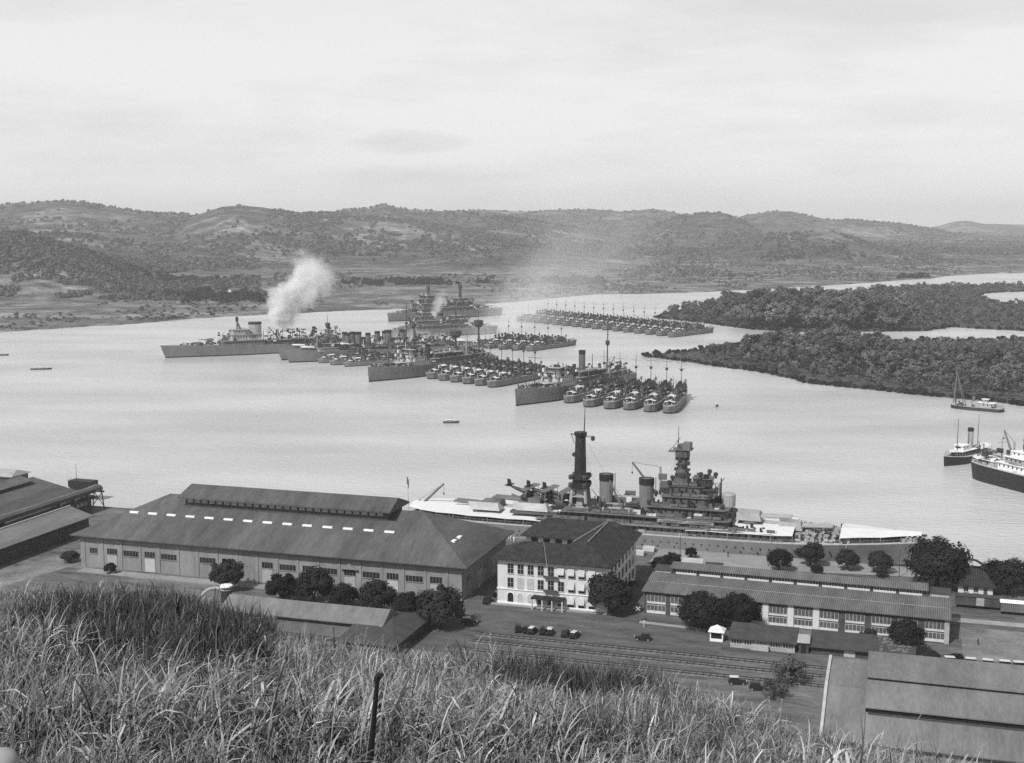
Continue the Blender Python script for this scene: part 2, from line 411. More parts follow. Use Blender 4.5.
# ------------------------------------------------------------------ the hillside the photograph was taken from
HILL_TAB = [   # column, crest distance, row where the grass ends
    (-500, 50, 552), (-150, 48, 548), (0, 44, 556), (100, 42, 562), (180, 39, 580), (250, 36, 614), (320, 32, 638), (400, 29, 654), (470, 26, 654), (540, 24, 654), (600, 22, 658), (660, 20.5, 664), (740, 19, 682), (800, 17, 697),
    (860, 15.5, 708), (940, 15, 722), (1024, 14, 738), (1200, 13, 775), (1500, 13, 800)]
T_RC = [(a, b) for a, b, c in HILL_TAB]; T_ZC = [(a, b * (c - YH) / F + .85) for a, b, c in HILL_TAB]
def hill_z(x, y):
    r = math.hypot(x, y); az = math.atan2(x, max(y, -1e9))
    px = 512 + F * math.tan(max(-1.0, min(1.0, az))) if y > 0 else (1500 if x > 0 else -500)
    k = 1 if y > 0 else max(0, 1 + y / 25)
    rc, zc = interp(px, T_RC), interp(px, T_ZC)
    if r <= rc:
        t = r / rc; drop = 1.75 + (zc - 1.75) * (t * .9 + .1 * t * t)
    else:
        s0 = (zc - 1.75) * 1.1 / rc; e = r - rc
        drop = zc + s0 * e + (.66 - s0) * max(0, e - 8 * (1 - math.exp(-e / 8)))
    drop = 1.75 + (drop - 1.75) * k + (0 if y > 0 else .12 * r)
    z = H - drop + .22 * noise.noise((x * .25, y * .25, 0)) * min(1, r / 6) + .1 * noise.noise((x * .9, y * .9, 4)) * min(1, r / 6)
    return z
def hill():
    rs = np.concatenate([np.linspace(.4, 60, 90), np.linspace(62, 260, 70)])
    az = np.radians(np.linspace(-180, 180, 361)[:-1])
    P = np.zeros((len(rs), len(az), 3))
    for i, r in enumerate(rs):
        for j, a in enumerate(az):
            x, y = r * math.sin(a), r * math.cos(a)
            P[i, j] = (x, y, max(hill_z(x, y), 2.2))
    mat('hill_soil', .022, var=.5, scale=.8)
    o = grid_mesh('hillside', P[:, ::-1], 'hill_soil', wrap=True); tag(o, 'steep grassy hillside in the foreground', kind='structure')
hill()

# ------------------------------------------------------------------ dockyard ground, quay, roads, rails
QV = 388.8
def site_poly(name, poly, z0, z1, m, label):
    c = [sum(p[0] for p in poly) / len(poly), sum(p[1] for p in poly) / len(poly)]
    o = flat_poly(name, [(u - c[0], v - c[1]) for u, v in poly], z0, z1, m)
    x, y = sw(*c); o.location = (x, y, 0); o.rotation_euler = (0, 0, A)
    return tag(o, label, kind='structure')
site_poly('dockyard_ground', [(-700, 60), (420, 60), (420, 384), (60, 390), (30, QV), (-340, QV), (-700, 380)], -2, G, 'dirt', 'dark bare dockyard ground between buildings')
s4 = .004
site_poly('quay_apron', [(-72, 370), (-20, 376), (14, 380), (28, 384), (28, QV - .7), (-72, QV - .7)], G, G + s4, 'concrete', 'pale concrete apron along the quay')
site_poly('quay_edge', [(-268, QV - .6), (30, QV - .6), (30, QV + .15), (-268, QV + .15)], G - .6, G + .22, 'concrete', 'stone coping along the quay edge')
mat('asphalt', .085, var=.5, scale=.25, stretch=(.4, 1.2, 1)); mat('field', .16, var=.5, scale=.15); mat('lawn', .085, var=.6, scale=.2, stretch=(.5, 1.4, 1))
site_poly('street', [(-118, 276), (-40, 276), (-40, 317), (-64, 317), (-64, 372), (-73, 372), (-73, 316.5), (-104, 316.5), (-104, 372), (-112, 372), (-112, 316.5), (-118, 316.5)], G, G + s4, 'asphalt', 'dark paved yard in front of the white building')
site_poly('footpath', [(-63, 312.5), (-42, 311.0), (-42, 312.6), (-63, 314.1)], G, G + .12, 'road_pale', 'pale kerbed footpath beside the long building')
site_poly('lane', [(14, 338), (75, 338), (75, 341.5), (14, 341.5)], G, G + s4, 'road_pale', 'pale lane running off to the right')
site_poly('lawn', [(-62, 337), (30, 344), (30, 382), (12, 379), (-20, 375.6), (-62, 369.6)], G, G + s4, 'lawn', 'dark rough lawn behind the long building')
site_poly('field', [(16, 300), (90, 300), (90, 334), (16, 334)], G, G + s4, 'field', 'pale trodden field to the right of the long building')
site_poly('yard_path', [(-258, 290), (-243, 290), (-236, 322), (-240, 340), (-246, 340)], G, G + s4, 'field', 'pale lane between the pier sheds and the warehouse')
site_poly('verge', [(-232, 311), (-170, 311), (-170, 314.5), (-232, 314.5)], G, G + .25, 'concrete', 'pale platform edge along the warehouse')

def railway():
    for k, v in enumerate((291.5, 286.0, 279.5)):
        t = sthing('railway_track', ['railway track nearest the parked cars', 'middle railway track across the yard', 'railway track nearest the foot of the hill'][k], 'railway track', -20, v, G)
        MB().bx(-80, 110, -1.4, 1.4, .0, .18).build('ballast_bed', 'ballast', t)
        sl = MB()
        for i in range(118): sl.bx(-79 + i * 1.6, -78.75 + i * 1.6, -1.2, 1.2, .18, .27)
        sl.build('sleepers', 'timber_dark', t)['kind'] = 'stuff'
        for s in (-.72, .72): MB().bx(-80, 110, s - .04, s + .04, .27, .42).build('rail', 'rail', t)
railway()

# ------------------------------------------------------------------ haze: the humid air over the canal
def haze():
    m = bpy.data.materials.new('haze'); m.use_nodes = True; n, l = m.node_tree.nodes, m.node_tree.links
    for x in list(n):
        if x.type != 'OUTPUT_MATERIAL': n.remove(x)
    p = n.new('ShaderNodeVolumePrincipled'); p.inputs['Color'].default_value = (.9, .9, .9, 1); p.inputs['Density'].default_value = 8e-5
    p.inputs['Anisotropy'].default_value = .1
    l.new(p.outputs[0], n['Material Output'].inputs['Volume']); M['haze'] = m
    mb = MB().bx(-15800, 15800, -1200, 15800, -3.5, 320)
    tag(mb.build('haze', 'haze'), 'thin pale haze over the whole harbour', kind='stuff')
haze()

# ------------------------------------------------------------------ trees and scrub
def leaf_mesh(name, seed, clumps, per, rx, rz, zc, leaf, m, hollow=.45, flat=.8, droop=0.0):
    """a crown as many leaf-sized quads gathered into uneven clumps through an ellipsoid."""
    r = np.random.default_rng(seed)
    V = []
    for k in range(clumps):
        while True:
            d = r.normal(size=3); d /= np.linalg.norm(d)
            if d[2] > -.55: break
        rad = hollow + (1 - hollow) * r.random() ** .5
        c = np.array([d[0] * rx * rad, d[1] * rx * rad, zc + d[2] * rz * rad])
        cr_ = rx * (.22 + .2 * r.random())
        n = int(per * (.6 + .8 * r.random()))
        p = r.normal(size=(n, 3)); p /= np.linalg.norm(p, axis=1)[:, None]
        p *= (cr_ * r.random(n) ** .4)[:, None]; p[:, 2] *= flat
        ctr = c + p
        ctr[:, 2] = np.maximum(ctr[:, 2], .2)
        nrm = p + .16 * r.normal(size=(n, 3)) * cr_ + .7 * (ctr - np.array([0, 0, zc])) / rx * cr_ + np.array([0, 0, .25 * cr_]); nrm /= np.linalg.norm(nrm, axis=1)[:, None]
        a = np.cross(nrm, r.normal(size=(n, 3))); a /= np.linalg.norm(a, axis=1)[:, None]; b = np.cross(nrm, a)
        s = leaf * (.6 + .8 * r.random(n))[:, None]
        V.append(np.stack([ctr - a * s - b * s * .5, ctr + a * s - b * s * .6, ctr + a * s * .8 + b * s * .5, ctr - a * s * .9 + b * s * .6], 1).reshape(-1, 3))
    V = np.concatenate(V); n = len(V) // 4
    me = bpy.data.meshes.new(name)
    me.vertices.add(len(V)); me.vertices.foreach_set('co', V.astype(np.float32).ravel())
    me.loops.add(4 * n); me.loops.foreach_set('vertex_index', np.arange(4 * n, dtype=np.int32))
    me.polygons.add(n); me.polygons.foreach_set('loop_start', np.arange(0, 4 * n, 4, dtype=np.int32))
    me.materials.append(M[m]); me.update(calc_edges=True); return me
def trunk_mesh(name, h, r0, limbs, spread, seed):
    r = random.Random(seed); mb = MB()
    mb.cyl((0, 0, -.2), (0, 0, h * .45), r0 * 1.2, r0 * .85, 8)
    for k in range(limbs):
        a = 2 * math.pi * (k + r.random() * .5) / limbs
        e = Vector((math.cos(a) * spread * r.uniform(.5, 1), math.sin(a) * spread * r.uniform(.5, 1), h * r.uniform(.75, 1.0)))
        mid = Vector((e.x * .4, e.y * .4, h * .6))
        mb.cyl((0, 0, h * .40), mid, r0 * .7, r0 * .45, 6); mb.cyl(mid, e, r0 * .45, r0 * .15, 6)
    return mb.mesh(name, 'trunk')
def tree_at(loc, rz, sc, crown, trunk, name, label, cat, group=None):
    t = thing(name, label, cat, loc, rz, group)
    for nm, me in (('trunk', trunk), ('crown', crown)):
        o = bpy.data.objects.new(nm, me); COL.objects.link(o); o.parent = t
    t.scale = sc
    return t
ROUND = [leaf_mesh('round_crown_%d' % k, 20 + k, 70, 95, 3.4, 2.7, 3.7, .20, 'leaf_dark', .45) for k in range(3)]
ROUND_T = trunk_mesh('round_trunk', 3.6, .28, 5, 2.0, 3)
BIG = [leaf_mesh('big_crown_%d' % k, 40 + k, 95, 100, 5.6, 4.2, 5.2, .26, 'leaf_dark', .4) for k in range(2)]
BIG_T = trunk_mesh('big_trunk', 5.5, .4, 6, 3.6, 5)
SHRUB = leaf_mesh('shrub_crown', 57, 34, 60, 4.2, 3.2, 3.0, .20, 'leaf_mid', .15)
def site_tree(px, py, kind, s, label, group=None, name='round_tree', sz=None, v=None):
    u, vv = site(px, py, G); x, y = sw(u, vv)
    cr_, tr_ = (SHRUB, ROUND_T) if kind == 's' else (random.choice(ROUND), ROUND_T) if kind == 'r' else (random.choice(BIG), BIG_T)
    return tree_at((x, y, G), random.random() * 6.3, (s, s, sz or s), cr_, tr_, name, label, 'tree', group)
gw = 'round trees in front of the warehouse'
for px, py, s, lb in ((227, 590, 1.30, 'dark round tree behind the flat chimney cap, before the warehouse wall'), (283, 602, 1.2, 'leftmost of the row of round trees close before the warehouse'),
        (314, 604, 1.45, 'second round tree from the left in the row before the warehouse'), (345, 607, 1.0, 'smallest low round tree in the row before the warehouse'),
        (377, 615, 1.35, 'fourth round tree from the left in the row before the warehouse'), (409, 622, 1.15, 'fifth round tree from the left, beside the tallest tree of the row'),
        (441, 628, 1.62, 'tallest and rightmost tree of the row before the warehouse')):
    site_tree(px, py, 'r', s, lb, gw)
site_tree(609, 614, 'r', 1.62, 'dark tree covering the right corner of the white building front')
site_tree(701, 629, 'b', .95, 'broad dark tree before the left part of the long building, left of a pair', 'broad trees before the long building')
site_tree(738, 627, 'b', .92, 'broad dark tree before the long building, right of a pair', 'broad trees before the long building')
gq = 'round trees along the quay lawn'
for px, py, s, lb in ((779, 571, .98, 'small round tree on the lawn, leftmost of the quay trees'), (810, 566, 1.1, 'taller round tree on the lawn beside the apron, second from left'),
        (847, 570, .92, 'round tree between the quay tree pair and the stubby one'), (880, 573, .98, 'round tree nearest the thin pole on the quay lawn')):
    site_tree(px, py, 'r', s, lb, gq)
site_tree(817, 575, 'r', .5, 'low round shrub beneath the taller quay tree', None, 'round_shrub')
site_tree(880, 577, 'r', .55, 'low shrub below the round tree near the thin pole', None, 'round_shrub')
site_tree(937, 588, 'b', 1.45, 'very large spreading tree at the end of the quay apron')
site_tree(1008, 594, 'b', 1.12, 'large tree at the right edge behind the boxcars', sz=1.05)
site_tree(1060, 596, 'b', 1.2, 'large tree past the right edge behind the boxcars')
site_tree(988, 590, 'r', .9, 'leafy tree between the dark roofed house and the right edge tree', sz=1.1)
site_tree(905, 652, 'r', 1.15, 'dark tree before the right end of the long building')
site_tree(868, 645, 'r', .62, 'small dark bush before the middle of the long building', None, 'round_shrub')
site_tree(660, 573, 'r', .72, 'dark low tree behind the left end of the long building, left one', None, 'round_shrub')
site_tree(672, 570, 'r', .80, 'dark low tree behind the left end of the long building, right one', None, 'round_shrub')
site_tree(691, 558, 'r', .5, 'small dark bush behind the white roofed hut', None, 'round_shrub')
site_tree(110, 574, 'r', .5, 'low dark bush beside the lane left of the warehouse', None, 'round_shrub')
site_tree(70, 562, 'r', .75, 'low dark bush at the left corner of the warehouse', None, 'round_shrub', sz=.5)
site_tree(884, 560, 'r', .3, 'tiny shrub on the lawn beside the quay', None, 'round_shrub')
site_tree(790, 684, 's', 1.0, 'dark bushy tree left of the stepped roof building')
site_tree(774, 697, 's', .7, 'dark bush low on the slope left of the stepped roof building', None, 'round_shrub')
for k, (px, py, s) in enumerate(((905, 660, .55), (930, 660, .6), (955, 662, .55))):
    site_tree(px, py, 'r', s, '%s of three dark bushes before the pale field' % ('leftmost', 'middle', 'rightmost')[k], 'dark bushes before the pale field', 'bush', sz=s * .55)

# mangroves on the two points
MG = [leaf_mesh('mangrove_crown_%d' % k, 60 + k, 17, 46, 5.4 + .5 * (k % 2), 4.6 + .9 * (k % 3), 7.4 + .9 * (k % 3), .55, 'leaf_mid', .5) for k in range(6)]
MG_T = [trunk_mesh('mangrove_trunk_%d' % k, 6.5, .25, 4, 2.5, 9 + k) for k in range(2)]
def inside(x, y, poly):
    c = False
    for (a, b), (d, e) in zip(poly, poly[1:] + poly[:1]):
        if (b > y) != (e > y) and x < (d - a) * (y - b) / (e - b) + a: c = not c
    return c
def edge_dist(x, y, poly):
    best = 1e9
    for (a, b), (c, d) in zip(poly, poly[1:] + poly[:1]):
        L2 = (c - a) ** 2 + (d - b) ** 2 or 1e-9
        t = max(0, min(1, ((x - a) * (c - a) + (y - b) * (d - b)) / L2))
        best = min(best, math.hypot(x - a - t * (c - a), y - b - t * (d - b)))
    return best
def fill(poly, sp, seed, emin):
    r = random.Random(seed); xs = [p[0] for p in poly]; ys = [p[1] for p in poly]; out = []
    y = min(ys)
    while y < max(ys):
        x = min(xs)
        while x < max(xs):
            a, b = x + r.uniform(-.45, .45) * sp, y + r.uniform(-.45, .45) * sp
            if b < 2700 and abs(a / b) < .48 and inside(a, b, poly) and edge_dist(a, b, poly) > emin: out.append((a, b))
            x += sp
        y += sp * .9
    return out
cs = fill(C_POLY, 12.0, 1, 6); bs = fill(B_POLY, 14.5, 2, 5)
def mg_scale(x, y, which):
    px = 512 + F * x / y
    n = 1.05 + .42 * noise.noise((x * .015, y * .015, 3)) + random.uniform(-.32, .32)
    if which == 'C':
        f = interp(px, [(650, .22), (690, .5), (715, .95), (735, .72), (764, 1.05), (840, .98), (900, .85), (1024, .78)]) * (.62 if px > 890 and y > 930 else 1.1)
        f *= interp(edge_dist(x, y, C_POLY), [(5, .32), (16, .5), (45, .85), (60, 1.0)])
    else:
        f = interp(px, [(660, .45), (685, .85), (740, 1.15), (800, 1.2), (870, 1.05), (925, .75), (960, .5), (1024, .5)])
        f *= 1.35 if 740 < px < 925 and y < 1480 else 1.0
    return f * n
near = sorted(((x, y, 'C') for x, y in cs), key=lambda p: p[1])
front_b = sorted(((x, y, 'B') for x, y in bs if y < 1560 and 512 + F * x / y < 935), key=lambda p: p[1])
ind = near[:210] + front_b[:90]
rest = near[210:] + [p for p in ((x, y, 'B') for x, y in bs) if p not in set(front_b[:90])]
for x, y, w in ind:
    s = mg_scale(x, y, w)
    px = 512 + F * x / y
    lb = ('mangrove tree in the dense front belt of the nearer wooded point' if w == 'C' else 'tall mangrove tree along the front of the farther wooded point')
    tree_at((x, y, .5), random.random() * 6.28, (s * random.uniform(.9, 1.15), s * random.uniform(.9, 1.15), s), random.choice(MG), random.choice(MG_T), 'mangrove_tree', lb, 'tree',
            'mangroves along the nearer point' if w == 'C' else 'mangroves along the farther point')
pts, rots, scl, idx = [], [], [], []
for x, y, w in rest:
    s = mg_scale(x, y, w)
    pts.append((x, y, .4)); rots.append((0, 0, random.random() * 6.28)); scl.append((s * random.uniform(.9, 1.2), s * random.uniform(.9, 1.2), s * random.uniform(.9, 1.1))); idx.append(random.randrange(6))
tag(scatter('mangrove_wood', pts, rots, scl, idx, MG, 'leaf_mid'), 'mass of mangroves covering the inner parts of both points', kind='stuff')
# low overhanging scrub on the banks of both points
EB = [leaf_mesh('bank_bush_%d' % k, 80 + k, 10, 18, 2.2, 1.4, 1.2, .55, 'leaf_dark', .2) for k in range(3)]
pts, rots, scl, idx = [], [], [], []
for poly, st in ((C_POLY, 3.2), (B_POLY, 5.0)):
    for (a, b), (c, d) in zip(poly, poly[1:] + poly[:1]):
        if b > 2700 or abs(a / b) > .46: continue
        n = max(1, int(math.hypot(c - a, d - b) / st))
        for k in range(n):
            t = (k + random.random()) / n; q = random.uniform(.6, 1.5)
            pts.append((a + (c - a) * t + random.uniform(-1, 1), b + (d - b) * t + random.uniform(-.5, 2.5), .2)); rots.append((0, 0, random.random() * 6.28)); scl.append((q, q, q * random.uniform(.6, 1.3))); idx.append(random.randrange(3))
tag(scatter('bank_scrub', pts, rots, scl, idx, EB, 'leaf_dark'), 'dark overhanging scrub along the banks of the points', kind='stuff')

# scrub and woods on the far shore and hills
FB = [leaf_mesh('far_bush_%d' % k, 90 + k, 9, 10, 5.0, 3.2, 3.0, 1.6, 'bush_far', .3) for k in range(4)]
pts, rots, scl, idx = [], [], [], []
def far_add(n, pxa, pxb, da, db, dens, smin, smax):
    for _ in range(n):
        px = random.uniform(pxa, pxb); sd = shore_d(px)
        d = (da if da else sd + 4) * ((db / (da if da else sd + 4)) ** random.random())
        if d < sd + 4: continue
        x = (px - 512) / F * d
        if noise.noise((x * .004, d * .002, 8)) + .5 * noise.noise((x * .015, d * .008, 2)) < dens: continue
        s = random.uniform(smin, smax) * (1 if d < 2500 else 1.3)
        pts.append((x, d, far_z(px, d, sd) - .4)); rots.append((0, 0, random.random() * 6.28)); scl.append((s, s, s * random.uniform(.6, 1.1))); idx.append(random.randrange(4))
far_add(4600, -120, 260, 1900, 2600, -.05, .35, 1.2)
far_add(4200, -120, 200, 1720, 2300, -.35, .3, .9)       # the nearer hill on the left
far_add(3000, -150, 260, 2300, 3600, -.1, .4, 1.3)
far_add(6500, 240, 1180, 3450, 4600, -.12, .4, 1.2)
far_add(2600, 240, 1180, 2200, 3500, .16, .25, .8)
far_add(2500, 600, 960, 2350, 3300, -.1, .2, .5)
far_add(10000, -150, 1180, 3700, 7600, -.12, .5, 1.25)
far_add(3200, -100, 900, 0, 2300, .0, .2, .6)          # bushes dotted over the plain
far_add(500, -100, 520, 0, 1420, -.2, .2, .45)
tag(scatter('far_scrub', pts, rots, scl, idx, FB, 'bush_far'), 'scrub and bushes over the far shore and hills', kind='stuff')
pts, rots, scl, idx = [], [], [], []
FW = [leaf_mesh('far_wood_%d' % k, 95 + k, 9, 12, 5.0, 3.6, 3.2, 1.6, 'leaf_dark', .3) for k in range(3)]
for px0, px1, y0, w in ((0, 120, 262, 60), (110, 210, 282, 60), (250, 420, 262, 130), (560, 760, 256, 180), (700, 960, 254, 220), (178, 270, 297, 55), (355, 455, 283, 40), (470, 555, 250, 120), (540, 590, 282, 60), (900, 940, 277, 50), (770, 840, 262, 60)):   # dark belts of trees
    for _ in range(int(2.6 * (px1 - px0)) + 60):
        px = random.gauss((px0 + px1) / 2, (px1 - px0) * .36); d = W(512, y0, 4)[1] + random.gauss(0, w); sd = shore_d(px)
        if d < sd + 5 or noise.noise((px * .05, d * .006, 21)) < -.12: continue
        s = random.uniform(.35, 1.3); pts.append(((px - 512) / F * d, d, far_z(px, d, sd) - .3)); rots.append((0, 0, random.random() * 6.28)); scl.append((s, s, s)); idx.append(random.randrange(3))
tag(scatter('far_woods', pts, rots, scl, idx, FW, 'leaf_dark'), 'dark belts of woodland on the far plain', kind='stuff')

# ------------------------------------------------------------------ the tall grass of the hillside
def tuft(name, seed, n, h, w, lean, rad, mats, share, curl=.25):
    """a clump of tapering blades, each with its own length, lean, bend and tone."""
    r = random.Random(seed); mb = MB(); mi = []
    for _ in range(n):
        a = r.random() * 6.28; rr = rad * r.random() ** .5; bx_, by_ = rr * math.cos(a), rr * math.sin(a)
        L = h * r.uniform(.5, 1.2); th = r.gauss(.6, 1.9); ln = lean * r.uniform(.2, 1.6); wd = w * r.uniform(.5, 1.5)
        kink = r.random() < curl; q_ = r.random(); slot = 0 if q_ < share[0] else 1 if q_ < share[0] + share[1] else 2
        if slot == 2: L *= .8
        dx, dy = math.cos(th), math.sin(th); sx, sy = -dy * wd, dx * wd
        i = len(mb.v); seg = 6; x = y = z = 0.0; ang = math.pi / 2 - ln * .2
        kk = r.choice((2, 3, 4))
        for k in range(seg + 1):
            q = (1 - (k / seg) ** 2.2) * (1 if k < seg else 0) + .04
            tw = r.uniform(-.3, .6) * k / seg
            mb.v += [(bx_ + x * dx + sx * q, by_ + x * dy + sy * q, z - .05 + tw * wd * q), (bx_ + x * dx - sx * q, by_ + x * dy - sy * q, z - .05 - tw * wd * q)]
            x += math.cos(ang) * L / seg; z += math.sin(ang) * L / seg
            ang -= ln * .36 * (k + .6) * .42
            if kink and k == kk: ang -= r.uniform(.8, 1.7)
        for k in range(seg): mb.f.append((i + 2 * k, i + 2 * k + 1, i + 2 * k + 3, i + 2 * k + 2)); mi.append(slot)
    me = bpy.data.meshes.new(name); me.from_pydata(mb.v, [], mb.f)
    for m in mats: me.materials.append(M[m])
    me.polygons.foreach_set('material_index', mi); me.polygons.foreach_set('use_smooth', [True] * len(mi)); me.update(); return me
GM = ('grass_pale', 'grass_blade', 'grass_gap_dark')
GT = [tuft('grass_tuft_%02d' % k, 200 + k, 60, .60 + .09 * (k % 4), .0055 + .0018 * (k % 3), .7 + .25 * (k % 4), .36, GM, (.12 + .05 * (k % 3), .42), .15 + .1 * (k % 3)) for k in range(9)]
GT.append(tuft('grass_tuft_09', 250, 12, .8, .012, 1.3, .25, GM, (.45, .4), .75)); GT.append(tuft('grass_tuft_10', 251, 10, .85, .011, 1.1, .25, GM, (.4, .4), .6))
def seed_stalks(name, seed):
    r = random.Random(seed); mb = MB()
    for _ in range(4):
        x, y, h = r.uniform(-.2, .2), r.uniform(-.2, .2), r.uniform(.8, 1.2); lx, ly = r.gauss(.15, .15), r.gauss(0, .15)
        mb.cyl((x, y, -.05), (x + lx, y + ly, h), .004, .0025, 4)
        for k in range(44):
            t = k / 44; q = Vector((x + lx * (.72 + .3 * t), y + ly * (.72 + .3 * t), h * (.72 + .3 * t))); a = r.uniform(0, 6.28); l_ = .05 * (1 - .6 * t)
            e = q + Vector((math.cos(a) * l_, math.sin(a) * l_, l_ * 1.6)); mb.face([q, q + Vector((.008, 0, .006)), e])
    return mb.mesh(name, 'grass_pale')
GT.append(seed_stalks('grass_tuft_11', 5)); GT.append(seed_stalks('grass_tuft_12', 6))
GD = [tuft('dark_tuft_%d' % k, 230 + k, 52, .74, .007, .5, .35, ('grass_blade', 'grass_dark', 'grass_gap_dark'), (.12, .55), .08) for k in range(4)]
def grass():
    P, R_, S_, I_ = [], [], [], []; P2, R2, S2, I2 = [], [], [], []
    for ring0, ring1, dens in ((4.5, 12, 17), (12, 20, 13), (20, 32, 10), (32, 56, 8)):
        area = .5 * (ring1 ** 2 - ring0 ** 2) * 1.02
        for _ in range(int(area * dens)):
            r = math.sqrt(random.uniform(ring0 ** 2, ring1 ** 2)); a = random.uniform(-.51, .51)
            x, y = r * math.sin(a), r * math.cos(a); px = 512 + F * math.tan(a)
            if r > interp(px, T_RC) + 7: continue
            z = hill_z(x, y); n1 = noise.noise((x * .22, y * .22, 11)); n2 = noise.noise((x * .7, y * .7, 5))
            row = YH + F * (H - z) / y
            dark = math.exp(-((px - 140) / 110) ** 2 - ((row - 655 - .1 * (px - 140)) / 32) ** 2) * 1.5 + .62 * math.exp(-((px - 600) / 150) ** 2 - ((row - 705) / 22) ** 2) + .34 * n1
            s = (.78 + .5 * n1 + .3 * n2) * random.uniform(.6, 1.2)
            s = max(.35, s) * (1.0 if r > 9 else .85) * (.92 + .8 * max(0, noise.noise((x * .45, y * .45, 31)) - .12)) * (1.3 if random.random() < .03 else 1)
            if abs(px - 368) < (46 if r > 7 else 30) and r < 9.3 or px < 24 and r < 6.7: continue
            if dark + random.uniform(-.15, .15) > .42:
                P2.append((x, y, z)); R2.append((random.gauss(0, .1), random.gauss(0, .1), random.random() * 6.28)); S2.append((s * 1.1,) * 3); I2.append(random.randrange(4))
            else:
                P.append((x, y, z)); R_.append((random.gauss(0, .2), random.gauss(0, .2), random.gauss(0, 1.2))); S_.append((s * 1.1, s * 1.1, s)); I_.append(random.randrange(9) if random.random() < .90 else random.choice((9, 10) * 9 + (11, 12) if r < 22 else (9, 10)))
    tag(scatter('grass', P, R_, S_, I_, GT, 'grass_blade'), 'tall pale bent grass over the hillside', kind='stuff')
    tag(scatter('dark_grass', P2, R2, S2, I2, GD, 'grass_dark'), 'patches of taller dark grass on the hillside', kind='stuff')
grass()

# ------------------------------------------------------------------ buildings of the dockyard (local x along the quay, y away from the camera)
def hip_mb(x0, x1, y0, y1, z, h, ins_l, ins_r, th=.28, gable_l=False, gable_r=False):
    """hip roof with an eave board; ins = how far the ridge ends stand in from the ends."""
    ym = (y0 + y1) / 2; mb = MB()
    e = [(x0, y0), (x1, y0), (x1, y1), (x0, y1)]
    a, b = (x0 + ins_l, ym, z + h), (x1 - ins_r, ym, z + h)
    lo = [(x, y, z - th) for x, y in e]; up = [(x, y, z) for x, y in e]
    for k in range(4): mb.face([lo[k], lo[(k + 1) % 4], up[(k + 1) % 4], up[k]])
    mb.face(lo[::-1])
    mb.face([up[0], up[1], b, a]); mb.face([up[2], up[3], a, b]); mb.face([up[1], up[2], b]); mb.face([up[3], up[0], a])
    return mb
def shed_mb(x0, x1, y0, z0, y1, z1, th=.25):
    """one sloping roof sheet from the low edge (y0,z0) to the high edge (y1,z1)."""
    mb = MB(); lo = [(x0, y0, z0 - th), (x1, y0, z0 - th), (x1, y1, z1 - th), (x0, y1, z1 - th)]; up = [(x, y, z + th) for x, y, z in lo]
    return mb.loft([lo, up])
def window(parent, x, z, w, h, y=0.0, panes=4, m='glass_dark', frame='timber_light', rows=1, sill=True):
    """a framed window standing on a wall whose face is y (towards -y)."""
    f = MB(); t = .07
    f.bx(x - w / 2, x + w / 2, y - .10, y - .003, z, z + t); f.bx(x - w / 2, x + w / 2, y - .10, y - .003, z + h - t, z + h)
    f.bx(x - w / 2, x - w / 2 + t, y - .10, y - .003, z + t, z + h - t); f.bx(x + w / 2 - t, x + w / 2, y - .10, y - .003, z + t, z + h - t)
    for k in range(1, panes):
        q = x - w / 2 + w * k / panes; f.bx(q - .04, q + .04, y - .09, y - .003, z + t, z + h - t)
    for k in range(1, rows):
        q = z + h * k / rows; f.bx(x - w / 2 + t, x + w / 2 - t, y - .085, y - .003, q - .03, q + .03)
    o = f.build('window', frame, parent)
    MB().bx(x - w / 2 + t, x + w / 2 - t, y - .05, y - .004, z + t, z + h - t).build('glass', m, o)
    if sill: MB().bx(x - w / 2 - .1, x + w / 2 + .1, y - .22, y - .003, z - .12, z - .003).build('sill', frame, o)
    return o

